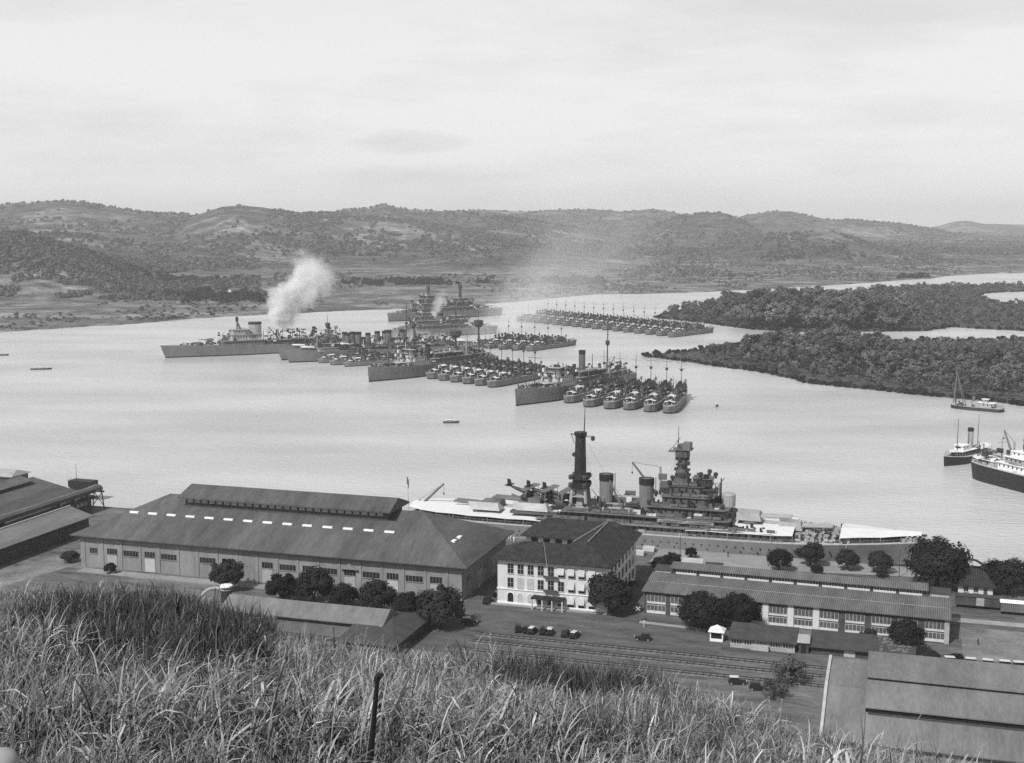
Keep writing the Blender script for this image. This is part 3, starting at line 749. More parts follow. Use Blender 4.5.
def warehouse():
    u0, v0, L, Dp = -234.8, 317.0, 121.7, 40.0
    t = sthing('warehouse', 'huge grey warehouse with long hipped roof, ridge monitor and a row of skylights', 'warehouse', u0, v0)
    MB().bx(0, L, 0, Dp, -.3, 9.7).build('wall', 'plaster_grey', t)
    bt = MB()
    for k in range(19):
        x = 1.4 + 6.45 * k; MB().bx(x - .3, x + .3, -.18, -.002, 0, 9.2).build('pilaster', 'plaster_grey', t)
    bt.bx(0, L, -.12, -.003, 9.21, 9.5).build('string_course', 'plaster_grey', t)
    r = hip_mb(-2.2, L + 2.2, -2.0, Dp + 2.0, 9.9, 9.4, 21, 21)
    roof = r.build('roof', 'roof_dark', t)
    def rz(y): return 9.9 + (y + 2.0) * 9.4 / 22
    for k in range(14):
        x = 12.4 + 6.46 * k
        MB().bx(x - 1.5, x + 1.5, 9.7, 10.5, rz(9.7) - .2, rz(10.5) + .12).build('skylight', 'skylight', roof)
    for k, (y) in enumerate((11.0, 15.5)):   # two on the right hip
        xr = L + 2.2 - 8.4; zz = 9.9 + 8.4 * 9.4 / 21
        MB().bx(xr - .55, xr + .55, y - 1.2, y + 1.2, zz - .3, zz + .25).build('skylight', 'skylight', roof)
    mo = MB().bx(27.5, 94, 14.6, 25.4, 15.5, 20.2).build('monitor', 'timber_dark', t)
    hip_mb(26, 95.5, 12.6, 27.4, 20.3, 2.6, .4, .4, .5).build('monitor_roof', 'roof_dark', mo)
    lv = MB()
    for k in range(26): lv.bx(28.2 + k * 2.5, 30.0 + k * 2.5, 14.5, 14.597, 18.4, 19.8)
    lv.build('louvres', 'timber_light', mo)
    for k in range(18):
        x = 4.6 + 6.45 * k
        if k in (5, 8): 
            MB().bx(x - 2.1, x + 2.1, -.1, -.003, 0, 6.0).build('door', 'plaster_grey', t); continue
        if k % 2:
            window(t, x, 4.3, 3.6, 1.9, panes=4, frame='plaster_grey')
            MB().bx(x - 1.65, x + 1.65, -.12, -.003, .05, 4.1).build('door', 'panel_grey' if k % 4 == 1 else 'timber_light', t)
            if k == 13:
                g = MB(); g.loft([[(x - 2.6, -.9, 6.3), (x + 2.6, -.9, 6.3), (x, -.9, 8.0)], [(x - 2.6, -.003, 6.3), (x + 2.6, -.003, 6.3), (x, -.003, 8.0)]]); g.build('door_hood', 'plaster_grey', t)
        else:
            window(t, x, 4.2, 5.2 if k else 2.8, 1.8, panes=5, frame='plaster_grey')
    # right end wall openings
    e = MB().bx(L + .003, L + .1, 13, 17, 0, 5).bx(L + .003, L + .1, 26, 30, 0, 5); e.build('end_doors', 'panel_grey', t)
    for y in (6, 21, 34): MB().bx(L + .003, L + .08, y - 1.8, y + 1.8, 4.2, 5.9).build('window', 'glass_mid', t)
warehouse()

def white_building():
    u0, v0, L, Dp = -103.2, 318.2, 30.5, 36.9
    t = sthing('office_building', 'three storey white office building with arched ground floor and dark tiled hip roof', 'office building', u0, v0)
    wl_ = MB().bx(0, L, 0, 13, -.3, 12.6).bx(L - 14, L, 13, Dp, -.3, 12.6).bx(0, L - 14, Dp - 10, Dp, -.3, 12.6)
    wl_.build('wall', 'plaster_white', t)
    tr = MB()
    tr.bx(-.15, L + .15, -.22, -.003, 4.15, 4.45); tr.bx(-.12, L + .12, -.15, -.003, .0, .7); tr.bx(-.2, L + .2, -.3, -.003, 12.1, 12.58)
    tr.bx(L + .003, L + .25, .1, Dp, 4.15, 4.45); tr.bx(L + .003, L + .3, .1, Dp, 12.1, 12.58); tr.bx(L + .003, L + .22, .1, Dp, 8.2, 8.4)
    tr.build('cornice', 'trim_white', t)
    hip_mb(-1.5, L + 1.5, -1.5, 13.6, 12.75, 3.6, 7.5, 7.5, .22).build('roof', 'roof_tile', t)
    # wing roofs: the right wing runs away from the viewer, the rear one parallel to the front
    m = hip_mb(-Dp - 1.5, 1.5, -L - 1.5, -L + 15.5, 12.78, 4.25, 8.5, 8.5, .22); m.v = [(-y, -x, z) for x, y, z in m.v]; m.f = [f[::-1] for f in m.f]
    m.build('roof', 'roof_tile', t)
    hip_mb(-1.4, L + 1.4, Dp - 11.5, Dp + 1.5, 12.8, 4.2, 6.5, 6.5, .22).build('roof', 'roof_tile', t)
    fl = MB(); 
    fl.tube([(L - 7, 7.2, 17.2), (L - 7, Dp - 7, 17.2)], .22, 5); fl.tube([(L - 13.5, 16, 14.5), (L - 7.5, 30, 17.2)], .2, 5)
    fl.build('ridge_flashing', 'plaster_grey', t)
    for k in range(9):
        x = 3.7 + 2.82 * k
        aw = k >= 5; shut = k in (1, 2)
        o = window(t, x, 8.6, 1.75, 2.75, panes=2, rows=2, m='glass_dark', frame='timber_light')           # top floor
        o2 = window(t, x, 4.75, 1.75, 2.75, panes=2, rows=2, m='timber_light' if shut else 'glass_dark', frame='timber_light')
        arch = MB(); n = 8; prof = [(x - .85, .55), (x + .85, .55), (x + .85, 2.5)] + [(x + .85 * math.cos(math.pi * j / n), 2.5 + .85 * math.sin(math.pi * j / n)) for j in range(1, n)] + [(x - .85, 2.5)]
        arch.loft([[(a, -.08, b) for a, b in prof], [(a, -.004, b) for a, b in prof]])
        ao = arch.build('window', 'timber_light' if shut else 'glass_dark', t)
        so = MB()
        big = [(x + (a - x) * 1.2, b if b < 1 else b + .12) for a, b in prof]
        for p, q, pi_, qi in zip(big[1:-1], big[2:], prof[1:-1], prof[2:]): so.loft([[(p[0], -.13, p[1]), (q[0], -.13, q[1]), (qi[0], -.13, qi[1]), (pi_[0], -.13, pi_[1])], [(p[0], -.003, p[1]), (q[0], -.003, q[1]), (qi[0], -.003, qi[1]), (pi_[0], -.003, pi_[1])]])
        so.build('surround', 'trim_white', ao)
        for lvl, zz, hh in ((0, 1.9, 1.5), (1, 5.9, 1.7), (2, 9.7, 1.7)):
            if aw and not (lvl == 1 and k == 5):
                c = MB(); c.loft([[(x - .95, -1.0, zz), (x + .95, -1.0, zz), (x + .95, -.95, zz), (x - .95, -.95, zz)], [(x - .95, -.20, zz + hh), (x + .95, -.20, zz + hh), (x + .95, -.14, zz + hh), (x - .95, -.14, zz + hh)]])
                c.bx(x - .95, x + .95, -1.0, -.96, zz - .22, zz - .002)
                c.face([(x - .95, -1, zz), (x - .95, -.14, zz + hh), (x - .95, -.14, zz)]); c.face([(x + .95, -1, zz), (x + .95, -.14, zz), (x + .95, -.14, zz + hh)])
                c.build('awning', 'window_canvas', t)
    for z in (4.55, 8.35):                                    # dark balconies over the porch
        b = MB().bx(13.2, 17.1, -1.1, -.25, z, z + .25).bx(13.2, 17.1, -1.1, -1.0, z + .25, z + .7)
        b.build('balcony', 'timber_dark', t)
    p = MB().bx(10.3, 19.2, -3.2, -.3, 3.0, 3.35); p.build('porch_roof', 'roof_tile', t)
    pc = MB()
    for x in (10.6, 13.4, 16.1, 18.9): pc.bx(x - .18, x + .18, -3.05, -2.7, 0, 2.998)
    pc.build('porch_posts', 'timber_light', t)
    MB().bx(-1.5, L + 1.2, -1.6, -.4, -.1, .25).build('plinth', 'concrete', t)
    fp = MB().cyl((14.6, -1.0, 8.7), (13.6, -2.2, 18.5), .09, .05, 6); fp.build('flagpole', 'timber_light', t)
    for k in range(7):
        y = 5 + 4.6 * k
        for z in (.9, 4.9, 8.8):
            g = MB().bx(L + .003, L + .09, y - .8, y + .8, z, z + 2.5); g.build('window', 'glass_dark', t)
    for k in range(4):
        MB().bx(1.6 + 3.6 * k, 3.6 + 3.6 * k, Dp - 10.09, Dp - 10.003, 10.0, 12.0).build('window', 'glass_dark', t)
white_building()

def long_building():
    u0, v0, L = -63.3, 321.0, 76.0
    t = sthing('long_workshop', 'long two storey timber building with three stepped roofs and bands of pale windows', 'workshop', u0, v0, G, -.030); t.scale = (1, 1, 1.07)
    MB().bx(0, L, 0, 14, -.3, 5.85).bx(0, L, 14.001, 17.5, -.3, 6.2).bx(5, L - 5.5, 12.2, 16.5, 6.2, 9.1).build('wall', 'timber_dark', t)
    shed_mb(-.6, L + .6, -1.0, 6.05, 6.4, 6.75).build('roof', 'roof_iron', t)
    MB().bx(0, L, 6.2, 6.7, 6.3, 7.05).build('roof_step', 'timber_light', t)
    shed_mb(-.6, L + .6, 6.2, 7.05, 12.6, 7.5).build('roof', 'roof_iron', t)
    hip_mb(4.4, L - 5, 11.2, 17.4, 9.25, .95, .2, .2, .2).build('roof', 'roof_iron', t)
    shed_mb(L - 5.4, L + .4, 12.7, 8.3, 18, 8.5).build('roof', 'roof_felt', t)
    shed_mb(-.5, 4.9, 12.7, 8.0, 18, 8.2).build('roof', 'roof_felt', t)
    MB().bx(L - 5.4, L, 12.7, 17.4, 6.3, 8.0).build('end_wall', 'panel_grey', t); MB().bx(0, 4.4, 12.7, 17.4, 6.3, 7.7).build('end_wall', 'panel_grey', t)
    # posts, clerestory bands and front windows
    nb = 12; bw = L / nb
    for k in (5, 6, 7): MB().bx(k * bw - .75, k * bw + .75, -.25, -.002, .3, 5.6).build('pilaster', 'plaster_white', t)
    MB().bx(L - .9, L + .25, -.25, -.002, 0, 5.6).build('pilaster', 'panel_grey', t)
    for k in range(nb):
        x = (k + .5) * bw
        w = bw - (1.7 if k >= 4 else 1.3)
        o = window(t, x, 3.2, w, 1.75, panes=5, rows=1, m='glass_mid', frame='plaster_white', sill=False)
        MB().bx(x - w / 2, x + w / 2, -.09, -.003, 2.75, 3.15).build('spandrel', 'plaster_white', o)
        o = window(t, x, .9, w, 1.5, panes=5, rows=1, m='glass_mid', frame='plaster_white', sill=False)
        MB().bx(x - w / 2, x + w / 2, -.09, -.003, .25, .88).build('spandrel', 'plaster_white', o)
    nb2 = 10; b2 = (L - 11.5) / nb2
    for k in range(nb2):
        x = 5.4 + (k + .5) * b2
        o = window(t, x, 7.95, b2 - .9, 1.0, y=12.2, panes=7, m='glass_mid', frame='trim_white', sill=False)
        MB().bx(x - b2 / 2 + .45, x + b2 / 2 - .45, 12.11, 12.197, 7.55, 7.92).build('spandrel', 'plaster_white', o)
    MB().bx(L + .003, L + .12, .2, 13, 1, 5).build('gable_panel', 'panel_grey', t)
long_building()

def front_shed(u0, u1, v0, v1, label, pale, hw, hr, rubble=False):
    t = sthing('low_shed', label, 'shed', u0, v0); L, Dp = u1 - u0, v1 - v0
    MB().bx(0, L, 0, Dp, -.3, hw).build('wall', 'panel_grey' if pale else 'timber_dark', t)
    shed_mb(-.5, L + .5, -1.0, hw + .15, Dp + .3, hw + hr).build('roof', 'roof_felt', t)
    if pale:
        for k in range(5): window(t, L * (k + .5) / 5, .9, L / 5 - .5, 1.4, panes=4, m='glass_mid', frame='trim_white', sill=False)
    else:
        for k in range(4): MB().bx(2 + k * L / 4.2, 4.6 + k * L / 4.2, -.08, -.003, .1, 1.85).build('door', 'timber_light' if k == 1 else 'timber_dark', t)
    if rubble:
        mb = MB()
        for _ in range(60):
            x, y = random.uniform(L * .66, L - .5), random.uniform(0, Dp - .5); z = hw + .2 + (y + 1) / (Dp + 1.3) * (hr - .15); s = random.uniform(.15, .5)
            mb.bx(x - s, x + s, y - s * .5, y + s * .5, z - .1, z + .2)
        mb.build('loose_sheets', 'roof_light', t)
front_shed(-38.0, -22.6, 300.6, 307.5, 'low shed with a felt roof and pale windowed front beside the white kiosk', True, 2.5, 1.7)
front_shed(-18.8, 4.6, 301.5, 309.5, 'long dark low shed with patched roof in front of the long building', False, 2.0, 1.5, True)
def annex():
    t = sthing('small_porch', 'small dark entrance hut with pale ridge between the two low sheds', 'hut', -21.8, 301.0)
    MB().bx(0, 2.4, 0, 5, -.1, 2.8).build('wall', 'timber_dark', t); m = hip_mb(-.3, 2.7, -.5, 5.4, 2.85, 1.2, .1, .1, .15); m.build('roof', 'panel_grey', t)
    MB().bx(.6, 1.8, -.07, -.003, .1, 2.1).build('door', 'glass_dark', t)
annex()
def kiosk():
    t = sthing('kiosk', 'tiny white kiosk with a peaked roof and a dark open front by the tracks', 'kiosk', -43.4, 303.6)
    w = MB().bx(0, .25, 0, 3, -.1, 2.5).bx(2.95, 3.2, 0, 3, -.1, 2.5).bx(.25, 2.95, 2.7, 3, -.1, 2.5).bx(.25, 2.95, 0, .2, -.1, .7).bx(.25, 2.95, 0, .2, 2.2, 2.5)
    w.build('wall', 'trim_white', t)
    MB().bx(.25, 2.95, .6, .65, .7, 2.2).build('shade_sheet', 'glass_dark', t)  # dark sheet painted to stand in for the shade inside
    m = hip_mb(-.4, 3.6, -.4, 3.4, 2.55, 1.3, 1.9, 1.9, .18); m.build('roof', 'trim_white', t)
kiosk()
def white_hut():
    t = sthing('hut', 'small hut with a bright white roof behind the left end of the long building', 'hut', -60.5, 361.5)
    MB().bx(0, 5.6, 0, 4, -.1, 2.6).build('wall', 'panel_grey', t); shed_mb(-.3, 5.9, -.6, 2.7, 4.4, 4.0).build('roof', 'canvas_grey', t)
    MB().bx(1.4, 2.6, -.07, -.003, .1, 2.1).build('door', 'timber_dark', t); window(t, 4.2, .9, 1.4, 1.1, panes=2)
    t = sthing('hut', 'low dark roofed lean-to beside the white roofed hut', 'hut', -53.6, 361.0)
    MB().bx(0, 4.5, 0, 5, -.1, 2.2).build('wall', 'timber_dark', t); shed_mb(-.4, 4.9, -.6, 2.3, 5.4, 3.1).build('roof', 'roof_felt', t)
white_hut()
def house():
    t = sthing('house', 'small pale house with a dark hipped roof behind the boxcars', 'house', 16.6, 364.0)
    MB().bx(0, 9.0, 0, 7, -.2, 2.9).build('wall', 'plaster_white', t); hip_mb(-1, 10, -1, 8, 3.0, 4.6, 3.5, 3.5, .25).build('roof', 'roof_tile', t)
    for x in (2.0, 4.6): window(t, x, 1.0, 1.3, 1.4, panes=2)
    MB().bx(6.6, 7.6, -.07, -.003, .05, 2.3).build('door', 'timber_dark', t)
house()

def stepped_building():
    """corner lower right: three roof sheets stepping down towards the hill"""
    t = sthing('stepped_roof_shed', 'large pale roofed building with three stepped roof sheets at the foot of the hill', 'shed', -12.7, 240.0)
    L = 70
    MB().bx(0.4, L, 1.2, 32, -.5, 4.2).build('wall', 'plaster_grey', t)
    MB().bx(8.4, L, 7.0, 24, 4.2, 8.3).build('wall', 'timber_dark', t)
    MB().bx(8.6, L, 14.6, 32, 8.3, 11.9).build('wall', 'timber_dark', t)
    shed_mb(8.0, L, .2, 4.1, 7.6, 7.6).build('roof', 'roof_light', t)
    shed_mb(7.9, L, 6.0, 9.2, 15.3, 12.3).build('roof', 'roof_light', t)
    shed_mb(7.8, L, 13.6, 12.7, 25.5, 14.0).build('roof', 'roof_light', t)
    shed_mb(0, 7.9, .2, 4.2, 16.0, 9.4).build('roof', 'roof_light', t)
    shed_mb(0, 7.85, 15.7, 9.5, 30.0, 10.3).build('roof', 'roof_light', t)
    bd = MB().loft([[(-.35, .1, 3.6), (.25, .1, 3.6), (.25, .1, 4.6), (-.35, .1, 4.6)], [(-.35, 16, 8.8), (.25, 16, 8.8), (.25, 16, 9.9), (-.35, 16, 9.9)], [(-.35, 30.2, 9.6), (.25, 30.2, 9.6), (.25, 30.2, 10.8), (-.35, 30.2, 10.8)]])
    bd.build('bargeboard', 'timber_light', t)
    MB().loft([[(-.1, .6, -.5), (-.1, 30, -.5), (-.1, 30, 9.8), (-.1, 16, 8.9), (-.1, .6, 3.7)], [(.35, .6, -.5), (.35, 30, -.5), (.35, 30, 9.8), (.35, 16, 8.9), (.35, .6, 3.7)]]).build('end_wall', 'panel_grey', t)
    v = MB().lathe([(.3, 0), (.3, .7), (.55, .75), (.1, 1.1)], (48, 9, 10.0), 8); v.build('roof_vent', 'trim_white', t)
    v = MB().lathe([(.3, 0), (.3, .6), (.5, .65), (.1, 1.0)], (38, 10.2, 10.4), 8); v.build('roof_vent', 'timber_dark', t)
stepped_building()

def slope_shed():
    t = sthing('roofed_shed', 'ribbed iron roofed shed with a raised ridge, half hidden by the hillside grass', 'shed', -168.0, 268.0)
    MB().bx(0, 54, 2, 28, -.5, 2.4).build('wall', 'timber_dark', t)
    MB().bx(4, 47, 11.0, 19, 2.4, 4.2).build('clerestory', 'timber_dark', t)
    for k in range(5): MB().bx(6 + k * 8.4, 10 + k * 8.4, 10.9, 10.997, 3.1, 4.0).build('window', 'trim_white' if k == 1 else 'glass_mid', t)
    shed_mb(-1, 52, 0.5, 1.9, 11.2, 3.2).build('roof', 'roof_iron', t)
    hip_mb(3, 48.5, 9.5, 20.5, 4.5, 2.6, .3, .3, .25).build('roof', 'roof_light', t)
    m = hip_mb(40, 55.5, .4, 29.5, 2.9, 2.4, 1, 7, .2); m.build('roof', 'roof_felt', t)
    MB().bx(47.7, 48.1, 9.4, 20.6, 4.2, 4.7).build('bargeboard', 'timber_light', t)
slope_shed()

def vent_stack():
    x, y = W(226.5, 603, 4.0)
    t = thing('chimney', 'squat chimney with a flat pale cap and a bent pipe arm above the grass', 'chimney', (x, y, 3), A)
    MB().lathe([(1.55, 0), (1.45, 4.6), (1.7, 4.65), (1.7, 4.9), (1.0, 4.95), (1.0, 5.6)], (0, 0, 0), 10).build('stack', 'plaster_grey', t, True)
    MB().lathe([(1.8, 5.6), (1.75, 5.95), (.4, 6.25)], (0, 0, 0), 12).build('cap', 'trim_white', t)
    MB().tube([(-1.2, 0, 4.8), (-3.6, 0, 4.9), (-5.4, -.2, 4.3), (-7.6, -.4, 2.4), (-8.3, -.4, 1.0)], .42, 8).build('pipe_arm', 'panel_grey', t)
vent_stack()

def pier_sheds():
    # the sheds run away from the viewer; local x is across, local y along
    t = sthing('pier_shed', 'broad dark pier shed with a ridge monitor, farthest left on the waterfront', 'shed', -304.5, 290)
    MB().bx(-22, 27, 0, 92, -.3, 4.4).build('wall', 'timber_dark', t)
    m = hip_mb(-94, 2, -23.5, 28.5, 4.6, 6.2, 2, 11, .25); m.v = [(y, -x, z) for x, y, z in m.v]; m.build('roof', 'roof_dark', t)
    m = hip_mb(-86, -2, -2.4, 7.4, 10.9, 1.6, .5, .5, .25); m.v = [(y, -x, z) for x, y, z in m.v]; m.build('monitor_roof', 'roof_iron', t)
    MB().bx(-1.6, 6.6, 3, 85, 9, 10.75).build('monitor', 'timber_dark', t)
    lv = MB()
    for k in range(40): lv.bx(27.003, 27.09, 2 + 2.2 * k, 3.5 + 2.2 * k, 2.6, 4.0)
    lv.build('louvres', 'timber_light', t)
    t = sthing('pier_shed', 'long narrow iron roofed shed nearest the warehouse, pale along its ridge', 'shed', -271, 270)
    MB().bx(0, 12.5, 0, 84, -.3, 5.6).build('wall', 'timber_dark', t)
    m = MB().loft([[(13.9, 0, 5.2), (13.9, 0, 5.45), (4.6, 0, 8.1), (-1, 0, 6.2), (-1, 0, 5.9)], [(13.9, 85, 5.2), (13.9, 85, 5.45), (4.6, 85, 8.1), (-1, 85, 6.2), (-1, 85, 5.9)]]); m.build('roof', 'roof_light', t)
    MB().tube([(4.6, 0, 8.2), (4.6, 85, 8.2)], .3, 6).build('ridge_cap', 'timber_light', t)
    t = sthing('coal_conveyor', 'long covered conveyor gallery ending in a rounded hood on a trestle', 'conveyor', -277.5, 274)
    g = MB(); prof = [(-1.6, 0), (1.6, 0), (1.6, 1.2), (.9, 1.9), (-.9, 1.9), (-1.6, 1.2)]
    g.loft([[(x, y, 6.6 + z) for x, z in prof] for y in (0, 108)]); g.build('gallery', 'roof_iron', t)
    MB().loft([[(x * s, y, 6.6 + z * s) for x, z in prof] for y, s in ((108.01, 1.1), (112, 1.1), (113.5, .7))]).build('hood', 'roof_iron', t)
    for y in (88, 96, 104, 112):
        tr = MB().bx(-2.6, 2.6, y - .3, y + .3, 6.0, 6.55)
        for x in (-1.6, 1.6): tr.cyl((x * 1.5, y, 0), (x, y, 6.1), .22, .22, 6)
        tr.cyl((-2.2, y, 1), (1.7, y, 6.0), .14, .14, 5).cyl((2.2, y, 1), (-1.7, y, 6.0), .14, .14, 5); tr.build('trestle', 'timber_dark', t)
    for y in (20, 40, 60): MB().bx(-1.5, 1.5, y - .4, y + .4, 0, 6.59).build('pier', 'timber_dark', t)
    # the dark machinery beyond the conveyor
    x, y = W(76, 489, 6); t = thing('coal_hopper', 'dark coal hopper with railings standing beyond the pier shed', 'hopper', (x, y + 8, 3), A); t.scale = (.72, .8, .7)
    MB().bx(-7, 7, -3, 3, 3.5, 6.8).loft([[(-5, -2, 1.5), (5, -2, 1.5), (5, 2, 1.5), (-5, 2, 1.5)], [(-7, -3, 3.5), (7, -3, 3.5), (7, 3, 3.5), (-7, 3, 3.5)]]).build('bin', 'ship_black', t)
    lg = MB(); rl = MB()
    for a in (-5, 0, 5):
        for b in (-2, 2): lg.cyl((a, b, 0), (a, b, 3), .25, .25, 6)
    lg.build('legs', 'timber_dark', t)
    for k in range(15): rl.cyl((-7 + k, -2.9, 6.8), (-7 + k, -2.9, 7.8), .06, .06, 4)
    rl.tube([(-7, -2.9, 7.8), (7, -2.9, 7.8)], .06, 4); rl.build('railing', 'ship_black', t)
    mb = MB().cyl((-4, 0, 6.8), (-4, 0, 15.5), .14, .08, 6).cyl((-5, 0, 13.4), (-3, 0, 13.4), .06, .06, 5); mb.build('signal_mast', 'timber_dark', t)
    x, y = W(2, 484, 5); t = thing('roof_monitor', 'pale low roof of a shed beyond the pier, cut by the left edge', 'shed', (x - 6, y + 14, 3), A)
    MB().bx(-12, 9, -5, 5, -.2, 3.4).build('wall', 'timber_dark', t); hip_mb(-12.8, 9.8, -5.8, 5.8, 3.6, 1.9, 2, 2, .2).build('roof', 'panel_grey', t)
pier_sheds()

# ------------------------------------------------------------------ cars, boxcars, poles, people
def make_car(label, group, closed=True, pale=False):
    t = thing('parked_car', label, 'car', (0, 0, 0), 0, group)
    b = MB().loft([[(-2.0, -.62, .55), (-2.0, .62, .55), (-2.0, .62, 1.0), (-2.0, -.62, 1.0)], [(-.2, -.7, .45), (-.2, .7, .45), (-.2, .7, 1.12), (-.2, -.7, 1.12)], [(.6, -.62, .5), (.6, .62, .5), (.6, .55, 1.15), (.6, -.55, 1.15)], [(2.0, -.36, .55), (2.0, .36, .55), (2.0, .34, 1.08), (2.0, -.34, 1.08)]])
    b.build('body', 'car_black', t)
    c = MB().loft([[(-1.7, -.68, 1.02), (-1.7, .68, 1.02), (.55, .66, 1.12), (.55, -.66, 1.12)], [(-1.55, -.6, 1.72), (-1.55, .6, 1.72), (.25, .58, 1.72), (.25, -.58, 1.72)]])
    cb = c.build('cabin', 'glass_dark', t)
    MB().loft([[(-1.7, -.66, 1.723), (-1.7, .66, 1.723), (.4, .64, 1.723), (.4, -.64, 1.723)], [(-1.5, -.5, 1.85), (-1.5, .5, 1.85), (.2, .48, 1.85), (.2, -.48, 1.85)]]).build('roof', 'car_pale' if pale else 'car_black', t)
    for s in (-1, 1):
        fd = MB(); pr = [(math.cos(q) * .52, math.sin(q) * .52) for q in np.linspace(0, math.pi, 7)]
        for cx in (1.35, -1.3): fd.loft([[(cx + a, s * y, .36 + b_) for a, b_ in pr] for y in (.5, .84)])
        fd.bx(-.8, .85, min(s * .6, s * .84), max(s * .6, s * .84), .36, .44); fd.build('fender', 'car_black', t)
        MB().cyl((1.98, s * .42, .92), (2.12, s * .42, .92), .14, .16, 8).build('headlight', 'car_pale', t)
        for cx in (1.35, -1.3):
            w = MB().cyl((cx, s * .66, .36), (cx, s * .82, .36), .36, .36, 12).build('wheel', 'tyre', t)
            MB().cyl((cx, s * .822, .36), (cx, s * .84, .36), .2, .18, 10).build('rim', 'car_pale', w)
    return t
def place(o, px, py, ang, z=G):
    x, y = W(px, py, z); o.location = (x, y, z); o.rotation_euler = (0, 0, A + ang)
gr = 'cars parked nose in before the white building'
row = [(518, 631), (526, 632), (532.5, 633), (543, 633.5), (550, 634), (566, 636), (575, 637.5)]
car0 = make_car('leftmost dark car of the row parked before the white building', gr)
place(car0, *row[0], math.pi / 2 + .3)
car1 = make_car('pale-topped car', gr, pale=True)
for k, (px, py) in enumerate(row[1:], 1):
    c = copy_tree(car0 if k not in (2, 4, 6) else car1); place(c, px, py, math.pi / 2 + random.uniform(-.35, .35))
    c['label'] = ('pale-topped car, ' if k in (2, 4, 6) else 'dark car, ') + ('%s from the left in the row before the white building' % ORD[k] if k < 6 else 'rightmost of the row before the white building')
for o_ in [car1] + list(car1.children_recursive): bpy.data.objects.remove(o_)
c = make_car('lone dark car crossing the yard near the railroad crossing sign', None); place(c, 643, 640, math.pi + .1)
c = make_car('car with a white roof parked beside the rightmost warehouse tree', None, pale=True); place(c, 469, 624, .25)
gr = 'cars parked in the alley beside the white building'
c = make_car('dark car in the shaded alley, nearer of two', gr); place(c, 488, 603, 1.4)
d = copy_tree(c); place(d, 492, 597, 1.5); d['label'] = 'dark car in the shaded alley, farther of two'
gr = 'cars parked below the pale field'
first = None
for k, (px, py) in enumerate(((953, 664), (974, 665.5), (991, 667), (1008, 668), (1022, 669))):
    c = make_car('x', gr, pale=True) if first is None else copy_tree(first)
    first = first or c; place(c, px, py, .05 + random.uniform(-.1, .1)); c.scale = (1.15, 1, 1)
    c['label'] = '%s from the left of the pale roofed cars parked below the field' % ORD[k]
c = make_car('dark car parked on the lane beside the apron right of the white building', None, pale=True); place(c, 633, 585, 1.45)
c = make_car('pale roofed car standing low on the verge by the tracks under the kiosk', None, pale=True); place(c, 737, 684, .2)
c = make_car('dark car half hidden by grass left of the bushy tree', None); place(c, 758, 690, .1)

def lumber(px, py, label, m, s=1.0):
    x, y = W(px, py, G); t = thing('timber_stack', label, 'timber stack', (x, y, G), A)
    mb = MB()
    for j in range(4):
        for k in range(6): mb.bx(-3 * s, 3 * s, -1.2 + k * .42, -1.2 + k * .42 + .36, .15 + j * .32, .15 + j * .32 + .28)
    mb.build('planks', m, t); MB().bx(-2, -1.7, -1.3, 1.4, 0, .15).bx(1.7, 2, -1.3, 1.4, 0, .15).build('bearers', 'timber_dark', t)
lumber(760, 650, 'pale topped timber stack before the windowed low shed', 'canvas_grey', .7)
lumber(649, 551, 'pale timber stack on the apron right of the white building', 'car_pale', .6)
lumber(640, 555, 'second pale timber stack on the apron, nearer the white building', 'car_pale', .45)
lumber(840, 652, 'pale timber stack before the dark low shed', 'canvas_grey', .4)

def boxcar(px, py, label, body, roofm, L=12.0, ang=0.0, hh=3.3):
    x, y = W(px, py, G); t = thing('boxcar', label, 'railway wagon', (x, y, G), A + ang, 'boxcars on the siding')
    MB().bx(0, L, -1.4, 1.4, .9, hh).build('body', body, t)
    MB().loft([[(-.2, -1.6, hh + .003), (L + .2, -1.6, hh + .003), (L + .2, 1.6, hh + .003), (-.2, 1.6, hh + .003)], [(-.1, -.2, hh + .5), (L + .1, -.2, hh + .5), (L + .1, .2, hh + .5), (-.1, .2, hh + .5)]]).build('roof', roofm, t)
    MB().bx(L / 2 - 1, L / 2 + 1, -1.5, -1.403, 1.0, hh - .15).build('door', 'timber_dark' if body != 'timber_dark' else 'panel_grey', t)
    MB().bx(.2, L - .2, -1.1, 1.1, .62, .898).build('frame', 'ship_black', t)
    for xx in (1.6, 3.0, L - 3.0, L - 1.6):
        for s in (-.8, .8): MB().cyl((xx, s - .07, .42), (xx, s + .07, .42), .42, .42, 12).build('wheel', 'rail', t)
boxcar(955, 606, 'dark boxcar with a ribbed side in front of the pale house', 'timber_dark', 'roof_felt', 12.5)
boxcar(1000, 613, 'grey boxcar with a pale roof at the right edge of the picture', 'roof_iron', 'trim_white', 14.0)

